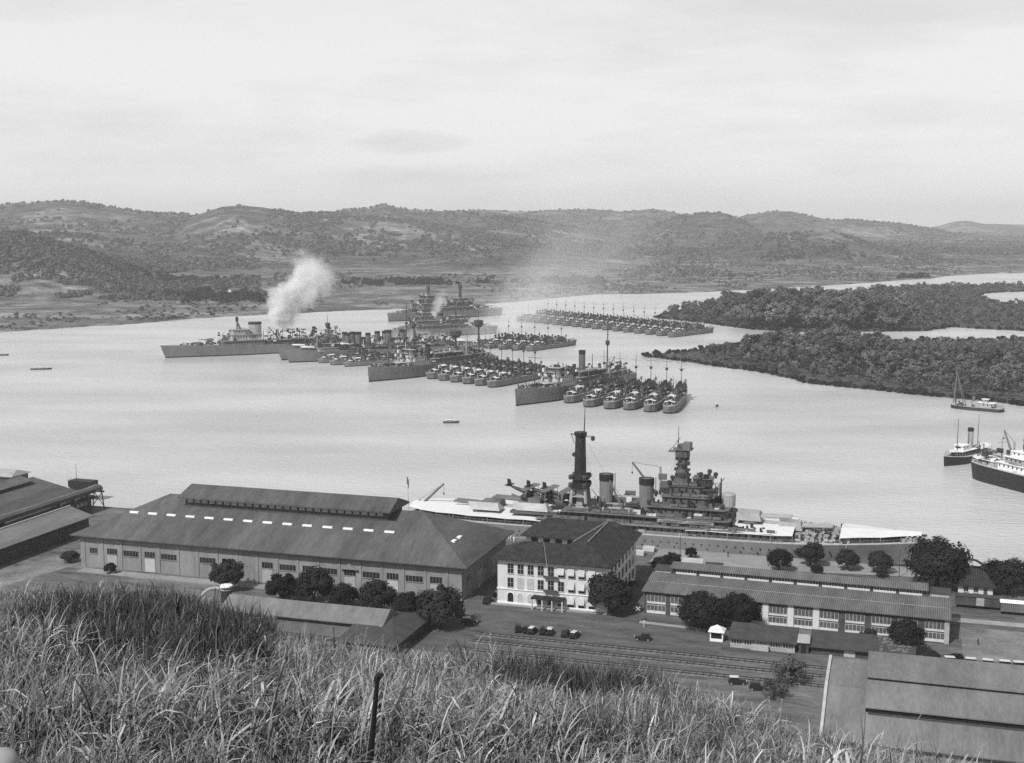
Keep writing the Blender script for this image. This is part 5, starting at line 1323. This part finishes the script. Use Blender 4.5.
def capital(label, spec): return ship('battleship', label, 'battleship', 165, 26, 8.0, spec, None, sheer=1.6, tb=.32, rake=1.5)
capsp = [('tier', -34, 44, 19, 8, 12.5), ('tier', 10, 40, 16, 12.66, 18), ('tier', 16, 36, 13, 18.16, 23), ('tier', 20, 33, 10, 23.16, 26.5, 'ship_mid'), ('top', 26, 24, 32, 1.5, 1.9, 5), ('funnel', 2, 11, 25, 2.8), ('tier', -34, -10, 14, 12.66, 18, 'ship_mid'), ('tier', -28, -14, 10, 18.16, 22, 'ship_mid'), ('top', -21, 20, 32, 2.0, 2.3, 5),
         ('turret', 50, 11.5, 1, 1.2, 3), ('turret', 60, 9.6, 1, 1.2, 3), ('turret', -48, 11.5, -1, 1.2, 3), ('turret', -60, 9.6, -1, 1.2, 3), ('boat', -4, 8, 12.9, 12), ('boat', -4, -8, 12.9, 12), ('crane', -2, -8, 11, 22, -9, 3), ('fit', 70, -72, 70, 20, 31), ('clutter', 240, -40, 46, 18, 13, 21, 85), ('clutter', 70, 14, 38, 12, 20, 28, 86), ('rail', -78, 76)]
t = capital('farthest battleship with two dark tower masts against the far shore', capsp); put(t, W(391, 321.5, 0), (.73, .68), 158, True)
capsp2 = [s for s in capsp if s[0] != 'top'] + [('tripod', 26, 20, 26, 5, 3), ('mast', -20, 11, 32, .6, ((.8, 3),), (22, 1.6, 3))]
t = capital('grey battleship veiled in white smoke just before the farthest battleship', capsp2); put(t, W(387, 338.5, 0), (.84, .54), 118, True); t.scale = (.74, .8, .85)

# ------------------------------------------------------------------ the battleship at the quay (local x from -L/2 stern to L/2 bow along the quay)
BL = 174.0; BU = -77.0
def moored():
    s = [('tier', -36, 44, 23, 7.0, 9.6, 'ship_grey', 'deck'), ('tier', -28, 26, 20, 9.76, 12.2, 'ship_mid', 'ship_house'), ('tier', 0, 25, 16, 12.36, 15.2, 'ship_mid', 'ship_house'), ('tier', 4, 19, 11, 15.36, 18.2, 'ship_mid', 'ship_house'), ('tier', 6, 17, 8, 18.36, 21.4, 'ship_mid', 'ship_mid'), ('tier', 13.5, 19.5, 5.5, 21.56, 24.0, 'ship_dark', 'ship_house'),
         ('awning', -84, -28, 2.5, 'canvas', .98), ('awning', 13, 46, 2.9, 'canvas', .99), ('awning', 60, 84, 2.6, 'canvas', .97),
         ('turret', 32, 11.6, 1, 1.35, 3, 'ship_pale'), ('turret', 45, 9.4, 1, 1.3, 3, 'ship_pale'), ('turret', -42, 11.8, -1, 1.35, 3), ('turret', -56, 9.6, -1, 1.35, 3),
         ('funnel', -15.7, 10, 23.2, 2.1, 'ship_grey', 1.1), ('funnel', -2.2, 10, 22.6, 2.2, 'ship_grey', 1.1), ('crane', -6.0, -9, 7, 14.5, -6.5, 8.5), ('crane', 1.0, 7, 10, 25.4, -9.5, 1.0),
         ('boat', -10, -7, 12.4, 11), ('boat', -9, -3, 12.8, 12), ('boat', -9, 2, 14.4, 12), ('boat', -9, 6, 12.4, 10), ('boat', 8, -10.8, 11, 9), ('boat', 17, -10.8, 11, 9), ('boat', 22, 10, 11, 9), ('boat', -22, -8, 12.4, 9),
         ('fit', 190, 46, 62, 22, 41), ('clutter', 230, -24, 24, 19, 10.4, 15.5, 83), ('clutter', 50, 2, 22, 11, 15.6, 23, 84), ('fit', 260, -38, 44, 27, 42), ('fit', 40, 74, 85, 8, 43), ('fit', 30, -84, -58, 18, 44), ('rail', -85, 85), ('ports', -78, 58, 5.2, 2.6), ('ports', -58, 48, 3.9, 5.2), ('flag', -86, 7, 18.5),
         ('crane', -82, 0, 7, 10.5, 9, 6), ('gun', 20, -12.6, 9.8, 1), ('gun', 28, -12.6, 9.8, 1), ('gun', -26, -12.2, 9.8, -1), ('gun', -33, -12.2, 9.8, -1)]
    t = ship('battleship', 'great battleship moored along the quay with tower masts, twin funnels and white awnings', 'battleship', BL, 27.0, 6.9, s, None, deckm='deck_teak', housem='ship_house', sheer=1.2, tb=.30, ts=.24, stern=.30, rake=1.2)
    x = -24.6; mb = MB()                       # after tower mast: open legs, wide platforms, a solid dark tower, yards and a topmast
    for a, b in ((-2.9, -2.8), (2.9, -2.8), (2.9, 2.8), (-2.9, 2.8)): mb.cyl((x + a, b, 9.5), (x + a * .75, b * .75, 18.4), .7, .55, 8)
    for z in (12.4, 15.4): mb.bx(x - 2.8, x + 2.8, -2.7, 2.7, z, z + .3)
    mb.bx(x - 1, x + 1, -1, 1, 9.5, 18.4); mb.build('mast_legs', 'ship_pale', t)
    o = MB().lathe([(2.6, 18.3), (3.6, 18.7), (3.6, 19.6), (2.5, 19.8), (2.5, 21), (3.3, 21.3), (3.2, 22.3), (2.1, 22.8), (1.75, 35.4), (2.1, 35.7), (2.2, 36.8), (1.9, 37)], (x, 0, 0), 10).build('tower_mast', 'ship_black', t)
    for z, q in ((18.8, 2.9), (21.4, 2.7)):
        for a, b in ((2.2, -q), (2.2, q), (-2.4, -q * .9), (-2.4, q * .9)): MB().lathe([(1.0, z), (1.0, z + 1.1), (.7, z + 1.5)], (x + a, b, 0), 8).build('platform', 'ship_dark', o)
    MB().cyl((x + 1.2, 0, 36), (x + 1.5, 0, 45.5), .26, .1, 6).cyl((x + 1, -3.6, 34.6), (x + 1, 3.6, 34.6), .14, .14, 5).cyl((x - 3.4, 0, 36.2), (x + 4.4, 0, 35.4), .18, .14, 5).lathe([(.4, 34.2), (.7, 34.7), (.7, 35.6), (.3, 35.8)], (x + 4.2, 0, 0), 8).cyl((x - 3.2, 0, 36), (x - 2, 0, 33), .12, .12, 5).build('topmast', 'ship_dark', o)
    MB().cyl((x - 2.1, -.6, 29.3), (x - 2.1, .6, 29.3), .7, .7, 10).build('range_clock', 'ship_dark', o)
    x = 9.5                                    # fore tower: tapering, with the gun directors on top
    o = MB().lathe([(3.1, 21.4), (2.3, 24.2), (2.1, 26), (1.7, 26.4), (1.6, 30.2), (2.4, 30.6), (2.4, 32.4), (1.8, 32.6), (1.8, 34.4), (.8, 34.8)], (x, 0, 0), 8).build('tower_mast', 'ship_mid', t)
    MB().bx(x - 4.6, x + 1.6, -1.0, 1.0, 32.0, 32.3).bx(x - 2.2, x + 3.2, -2.4, 2.4, 32.9, 33.2).bx(x + .2, x + 2.8, -2.2, 2.2, 33.2, 35.2).bx(x - 3, x - .9, -.6, .6, 32.3, 33.4).build('director_platform', 'ship_house', o)
    MB().cyl((x - 1.4, 0, 33), (x - 1.4, 0, 40.5), .18, .07, 6).cyl((x - 1.4, -3.4, 36), (x - 1.4, 3.4, 36), .1, .1, 5).cyl((x - 4.4, 0, 32.2), (x - 1.6, 0, 35.4), .1, .1, 5).build('topmast', 'ship_dark', o)
    r = random.Random(5); mb = MB()
    for z in (24.2, 26.0, 27.8, 29.4):
        for _ in range(5):
            a = r.uniform(0, 6.28); q = 2.2 - (z - 24) * .08
            mb.bx(x + q * math.cos(a) - .5, x + q * math.cos(a) + .5, q * math.sin(a) - .5, q * math.sin(a) + .5, z, z + r.uniform(.5, 1.3))
    mb.build('tower_galleries', 'ship_dark', o)['kind'] = 'stuff'
    for a, b, z in ((16, -3, 24.5), (18, 2.5, 24.5), (20.6, -2, 24.5), (5.6, 4, 21.5), (6, -4.2, 21.5), (20, 4.6, 18.3), (19.6, -5.4, 18.3), (2, -6, 18.3), (2, 6, 18.3), (0, -7, 15.3), (23.6, -6.6, 15.3)):
        MB().lathe([(.5, z - .1), (.4, z + .6), (.75, z + .8), (.75, z + 1.6), (.3, z + 1.9)], (a, b, 0), 8).build('searchlight', 'ship_dark', t)
    MB().lathe([(2.2, 15.2), (2.3, 19.0), (1.9, 19.5), (.5, 19.7)], (24.6, 0, 0), 14).build('conning_tower', 'ship_pale', t)
    mb = MB(); m2 = MB()
    for z, x0, x1, w in ((9.8, -34, 43, 22), (12.4, -27, 25, 19.4), (15.4, 1, 24.4, 15.6), (18.4, 4.4, 18.4, 10.6), (21.6, 6.4, 16.6, 7.6), (24.2, 13.8, 19.2, 5.2)):
        for k in range(int((x1 - x0) / 1.5)):
            for sd in (-1, 1): mb.cyl((x0 + k * 1.5, sd * w / 2, z), (x0 + k * 1.5, sd * w / 2, z + 1.1), .05, .05, 4)
        for k in range(int((x1 - x0) * 1.1)):
            xx = r.uniform(x0, x1 - 1.5); h = r.uniform(.5, 1.9); q = r.uniform(.6, .96) * w / 2; sd = r.choice((-1, 1, -1))
            (m2 if r.random() < .72 else mb).bx(xx, xx + r.uniform(.3, 1.4), sd * q - .35, sd * q + .35, z - .1, z + h)
        for sd in (-1, 1):
            for k in range(int((x1 - x0) / 3)):
                if r.random() < .6: mb.bx(x0 + 3 * k, x0 + 3 * k + 2.6, sd * w / 2 - .04, sd * w / 2 + .04, z + .2, z + 1.1)
    mb.build('bridge_railings', 'ship_house', t)['kind'] = 'stuff'; m2.build('bridge_fittings', 'ship_black', t)['kind'] = 'stuff'
    MB().bx(-46, -30, -10, -7, 10.3, 11.1).cyl((-38, -8.5, 7), (-38, -8.5, 10.3), 1, 1, 8).build('catapult', 'ship_mid', t)
    for x0, x1, y, z in ((-62, -50, -6, 10.4), (-46, -33, -7, 11.4)):
        MB().loft([[(x0 + 2, y - 3, z), (x1, y - 3, z), (x1, y + 3, z), (x0 + 2, y + 3, z)], [(x0, y - .3, z + 2.0), (x1 - 1.4, y - .3, z + 2.0), (x1 - 1.4, y + .3, z + 2.0), (x0, y + .3, z + 2.0)]]).build('canvas_cover', 'canvas_grey', t)
    mb = MB()
    for p, q in (((-24, 3, 34.6), (-12, 11, 10)), ((-24, -3, 34.6), (-12, -11, 10)), ((9, 3, 32), (0, 10, 13)), ((9, -3, 32), (0, -10, 13))): mb.cyl(p, q, .03, .03, 4)
    mb.build('rigging', 'ship_dark', t)['kind'] = 'stuff'
    x, y = sw(BU, 402.6); t.location = (x, y, 0); t.rotation_euler = (0, 0, A)
moored()

def floatplane(u, v, z, rz, label):
    t = sthing('floatplane', label, 'floatplane', u, v, z, rz, 'floatplanes over the battleship quarterdeck')
    f = MB(); rr = []
    for x, r, zz in ((-4.6, .12, 1.55), (-2.5, .42, 1.1), (0, .62, .75), (2.2, .7, .55), (3.2, .62, .45), (3.6, .35, .42)): rr.append([(x, r * math.cos(k * .785), zz + r * math.sin(k * .785)) for k in range(8)])
    f.loft(rr).build('fuselage', 'ship_dark', t)
    MB().bx(.2, 1.7, -4.4, 4.4, 2.15, 2.28).build('upper_wing', 'ship_house', t); MB().bx(0, 1.5, -4.2, 4.2, .35, .47).build('lower_wing', 'ship_dark', t)
    st = MB()
    for y in (-4, -1.2, 1.2, 4):
        for x in (.4, 1.4): st.cyl((x, y, .47), (x, y, 2.15), .06, .06, 5)
    st.build('wing_struts', 'ship_pale', t)
    MB().loft([[(-4.7, -.06, 1.5), (-3.6, -.06, 1.5), (-3.6, .06, 1.5), (-4.7, .06, 1.5)], [(-4.9, -.05, 3.0), (-4.1, -.05, 3.0), (-4.1, .05, 3.0), (-4.9, .05, 3.0)]]).bx(-4.8, -3.6, -1.7, 1.7, 1.62, 1.72).build('tail_fin', 'ship_black', t)
    fl = MB(); rr = []
    for x, w, zz in ((-3.4, .1, -.9), (-1.5, .4, -1.2), (1.5, .5, -1.3), (3.6, .4, -1.1), (4.4, .1, -.75)): rr.append([(x, -w, zz + .3), (x, 0, zz - .3), (x, w, zz + .3), (x, 0, zz + .55)])
    fl.loft(rr).build('float', 'ship_house', t)
    MB().cyl((-1, 0, -.9), (-.6, 0, .4), .09, .09, 5).cyl((1.8, 0, -.9), (1.6, 0, .2), .09, .09, 5).build('float_struts', 'ship_dark', t)
    MB().bx(3.62, 3.72, -.1, .1, -1.0, 1.9).build('propeller', 'timber_dark', t)
    t.rotation_euler = (0, math.radians(7), A + rz); t.scale = (1.5, 1.4, 1.4)
floatplane(-121.0, 404, 14.2, -.12, 'leftmost of three floatplanes, tail raised over the quarterdeck awning')
floatplane(-114.0, 403.5, 14.2, -.12, 'middle one of three floatplanes on the quarterdeck')
floatplane(-108.0, 402.5, 14.2, -.08, 'floatplane nearest the after tower mast of the battleship')

# ------------------------------------------------------------------ craft on the right and small boats
def dredge():
    t = ship('dredger', 'small pale dredger with a tall A-frame anchored below the wooded point', 'dredger', 30, 8, 1.9, [('tier', -10, -1, 5.0, 2.0, 4.6, 'ship_pale', 'trim_white'), ('tier', -6, -3, 3.4, 4.76, 6.6, 'ship_pale', 'trim_white'), ('funnel', 2, 5, 8.5, .6), ('fit', 14, -14, 14, 7, 3), ('rail', -15, 12), ('boat', -13, 0, 3, 5)], None, hullm='ship_dark', deckm='canvas_grey', tb=.15, ts=.1, stern=.8, sheer=.3, rake=.2)
    g = MB()
    for sd in (-1, 1): g.cyl((13, sd * 2.0, 1.9), (12.0, sd * .5, 21), .42, .3, 7); g.cyl((7, sd * 1.8, 1.9), (11.8, sd * .4, 20), .24, .18, 6)
    for z in (6, 10, 14, 18): g.bx(12.4 - (z - 2) * .04, 13.0 - (z - 2) * .04, -2.2 * (22 - z) / 20, 2.2 * (22 - z) / 20, z, z + .25)
    g.build('a_frame', 'ship_house', t)
    x, y = W(977, 410, 0); t.location = (x, y, 0); t.rotation_euler = (0, 0, math.radians(142))
dredge()
def tug():
    t = ship('steam_tug', 'black steam tug with white deckhouse and tall banded funnel beside the freighter', 'tug', 40, 9, 3.0, [('tier', -10, 10, 5.6, 3.2, 5.4, 'ship_black', 'trim_white'), ('tier', 2, 8, 4.4, 5.56, 7.8, 'trim_white', 'trim_white'), ('funnel', -3, 5.5, 14.5, 1.25, 'panel_grey', 1.1), ('mast', 9, 5, 20, .2, ()), ('mast', -10, 5, 20, .18, ()), ('awning', -19, -6, 2.6, 'canvas', .9), ('awning', 10, 17, 2.4, 'canvas', .8), ('boat', -6, 2.2, 5.8, 5), ('fit', 14, -17, 17, 6, 6), ('rail', -18, 18)], None, hullm='ship_black', deckm='deck_teak', sheer=1.6, tb=.35, ts=.2, stern=.4, rake=.6)
    a, b = W(944, 466.5, 0), W(998, 452.5, 0); d = math.atan2(b[1] - a[1], b[0] - a[0])
    t.location = (a[0] + 20 * math.cos(d), a[1] + 20 * math.sin(d), 0); t.rotation_euler = (0, 0, d + math.pi)
tug()
def freighter():
    t = ship('freighter', 'black hulled freighter with white upperworks cut by the right edge', 'freighter', 104, 15, 6.6, [('tier', -46, -36, 8, 6.8, 8.6, 'canvas_grey', 'trim_white'), ('tier', -33, -14, 11.5, 6.8, 9.6, 'trim_white', 'trim_white'), ('tier', -30, -18, 10, 9.76, 12.4, 'ship_pale', 'trim_white'), ('tier', -27, -20, 8, 12.56, 14.8, 'trim_white', 'trim_white'), ('funnel', -23, 12, 20, 1.5, 'ship_black'), ('mast', -37, 6.8, 19, .4, ((.8, 2.2),), None, 'ship_pale'), ('mast', -10, 6.8, 26, .5, ((.72, 3.2), (.95, 1.6)), None, 'ship_dark'), ('tier', 14, 26, 11, 7, 10, 'trim_white', 'trim_white'),
              ('crane', -34, 3.4, 7, 17, -6, 4), ('crane', -11, -2.4, 7, 18, 9, 3), ('crane', -12, 2.4, 7, 17, -9, 4), ('awning', -50, -44, 2.4, 'canvas', .9), ('fit', 90, -46, 46, 12, 61), ('clutter', 90, -48, 24, 12, 7.2, 15, 87), ('boat', -24, -5.4, 10, 7), ('boat', -24, 5.4, 10, 7), ('rail', -50, 50), ('ports', -44, 30, 4.6, 4)], None, hullm='ship_black', deckm='deck_teak', sheer=2.2, tb=.25, ts=.16, stern=.4, rake=1.2)
    a, b = W(963, 477, 0), W(1018, 491.5, 0); d = math.atan2(b[1] - a[1], b[0] - a[0])
    t.location = (a[0] + 51 * math.cos(d) - 7.2 * math.sin(d), a[1] + 51 * math.sin(d) + 7.2 * math.cos(d), 0); t.rotation_euler = (0, 0, d)
freighter()
def launch(px, py, L, d, label, m='ship_pale', sail=False):
    sp = [('tier', -L * .28, L * .12, L * .17, .75, 1.7, m, 'trim_white')] if not sail else []
    t = ship('motor_launch' if not sail else 'sailing_boat', label, 'boat', L, L * .24, .8, sp + [('mast', L * .05, .8, L * (.45 if not sail else 1.3), .06, ())], None, hullm='ship_dark' if m != 'trim_white' else 'trim_white', sheer=.4, tb=.4, ts=.15, stern=.6, rake=.5)
    if sail:
        s = MB(); s.loft([[(L * .02, 0, 1.4), (-L * .42, .1, 1.5), (-L * .42, .14, 1.5), (L * .02, .04, 1.4)], [(L * .02, 0, L * 1.2), (L * .0, .1, L * 1.2), (L * .0, .12, L * 1.2), (L * .02, .03, L * 1.2)]]); s.build('sail', 'canvas', t)
        s = MB(); s.loft([[(L * .08, 0, 1.2), (L * .46, .1, 1.3), (L * .46, .14, 1.3), (L * .08, .04, 1.2)], [(L * .07, 0, L * .95), (L * .08, .05, L * .95), (L * .08, .07, L * .95), (L * .07, .03, L * .95)]]); s.build('jib', 'canvas', t)
    x, y = W(px, py, 0); t.location = (x, y, 0); t.rotation_euler = (0, 0, d)
launch(41, 369.5, 15, .15, 'grey launch crossing the open water left of the cruisers')
launch(1, 355.5, 12, .1, 'grey launch at the far left edge of the water')
launch(451, 423, 8.5, .0, 'small pale launch alone on the water between battleship and destroyers')
launch(717, 406.5, 4.5, 1.2, 'tiny rowing boat alone right of the nearest destroyers')
launch(806, 298, 15, .2, 'white sailing boat off the farther wooded point', 'trim_white', True)
x, y = W(230, 296, 4); t = thing('white_tower', 'small white tower among dark bushes on the far left shore', 'tower', (x, y, 3))
MB().loft([[(-2.6, -2.6, -1), (2.6, -2.6, -1), (2.6, 2.6, -1), (-2.6, 2.6, -1)], [(-1.9, -1.9, 9), (1.9, -1.9, 9), (1.9, 1.9, 9), (-1.9, 1.9, 9)]]).build('shaft', 'trim_white', t); MB().lathe([(2.0, 9), (2.4, 9.2), (.3, 11)], (0, 0, 0), 8).build('cap', 'panel_grey', t)

# ------------------------------------------------------------------ smoke
def smoke(name, label, p0, p1, r0, r1, dens, seed, power=1.0, wisp=.5, col=.99):
    """a plume from p0 to p1 as a real volume: the box holds it, the density thins away from the axis."""
    p0, p1 = Vector(p0), Vector(p1); L = (p1 - p0).length
    m = bpy.data.materials.new(name); m.use_nodes = True; n, l = m.node_tree.nodes, m.node_tree.links
    for x in list(n):
        if x.type != 'OUTPUT_MATERIAL': n.remove(x)
    t = n.new('ShaderNodeTexCoord'); s = n.new('ShaderNodeSeparateXYZ'); l.new(t.outputs['Object'], s.inputs[0])
    def mt(op, a, b=None, c=None):
        k = n.new('ShaderNodeMath'); k.operation = op
        for i, v in enumerate((a, b, c)):
            if v is None: continue
            if isinstance(v, (int, float)): k.inputs[i].default_value = v
            else: l.new(v, k.inputs[i])
        return k.outputs[0]
    nz_ = n.new('ShaderNodeTexNoise'); nz_.inputs['Scale'].default_value = 2.2 / (r1 + r0); nz_.inputs['Detail'].default_value = 5; nz_.inputs['Roughness'].default_value = .62
    mpn = n.new('ShaderNodeMapping'); mpn.inputs['Location'].default_value = (seed * 13.1, 0, 0); l.new(t.outputs['Object'], mpn.inputs[0]); l.new(mpn.outputs[0], nz_.inputs['Vector'])
    tt = mt('DIVIDE', s.outputs['Z'], L); R = mt('MULTIPLY_ADD', mt('POWER', mt('MAXIMUM', tt, .001), .8), r1 - r0, r0)
    rr = mt('DIVIDE', mt('SQRT', mt('ADD', mt('MULTIPLY', s.outputs['X'], s.outputs['X']), mt('MULTIPLY', s.outputs['Y'], s.outputs['Y']))), R)
    body = mt('SUBTRACT', mt('MULTIPLY_ADD', nz_.outputs[0], 2.6, -.75 - .15), mt('MULTIPLY', rr, 1.0))
    body = mt('MAXIMUM', mt('ADD', body, wisp), 0)
    ends = mt('MULTIPLY', mt('MINIMUM', mt('MULTIPLY', tt, 12), 1), mt('MAXIMUM', mt('SUBTRACT', 1, mt('POWER', mt('MAXIMUM', tt, 0), 2.5)), 0))
    d = mt('MULTIPLY', mt('MULTIPLY', body, ends), mt('DIVIDE', dens, mt('POWER', mt('DIVIDE', R, r0), power)))
    p = n.new('ShaderNodeVolumePrincipled'); p.inputs['Color'].default_value = (col, col, col, 1); p.inputs['Anisotropy'].default_value = .15
    l.new(d, p.inputs['Density']); l.new(p.outputs[0], n['Material Output'].inputs['Volume']); M[name] = m
    a = 1.5
    mb = MB().loft([[(q * math.cos(k * math.pi / 5), q * math.sin(k * math.pi / 5), z) for k in range(10)] for q, z in ((r0 * a, 0), ((r0 + (r1 - r0) * .6) * a, L * .5), (r1 * a, L))])
    o = mb.build('smoke', name); o.location = p0; o.rotation_euler = (p1 - p0).to_track_quat('Z', 'Y').to_euler()
    tag(o, label, kind='stuff')
def P3(px, py, d): return ((px - 512) / F * d, d, H - (py - YH) / F * d)
smoke('smoke_white', 'bright white smoke rising from the left cruisers', P3(276, 323, 1020), P3(322, 262, 1050), 9, 24, .9, 1, .85)
smoke('smoke_puff', 'rounded white puff low beside the rising smoke', P3(279, 322, 1018), P3(281, 286, 1024), 7, 15, .9, 7, .7)
smoke('smoke_low', 'white smoke drifting low in front of the far battleships', P3(452, 341, 1120), P3(388, 339, 1120), 7, 15, .10, 2, .4)
smoke('smoke_stern', 'white steam on the farthest battleship', P3(432, 318, 1330), P3(445, 290, 1345), 5, 9, .16, 3, .3)
smoke('smoke_drift', 'thin smoke spreading over the water towards the far shore', P3(470, 340, 1150), P3(625, 246, 1700), 16, 110, .017, 4, .9, .5)
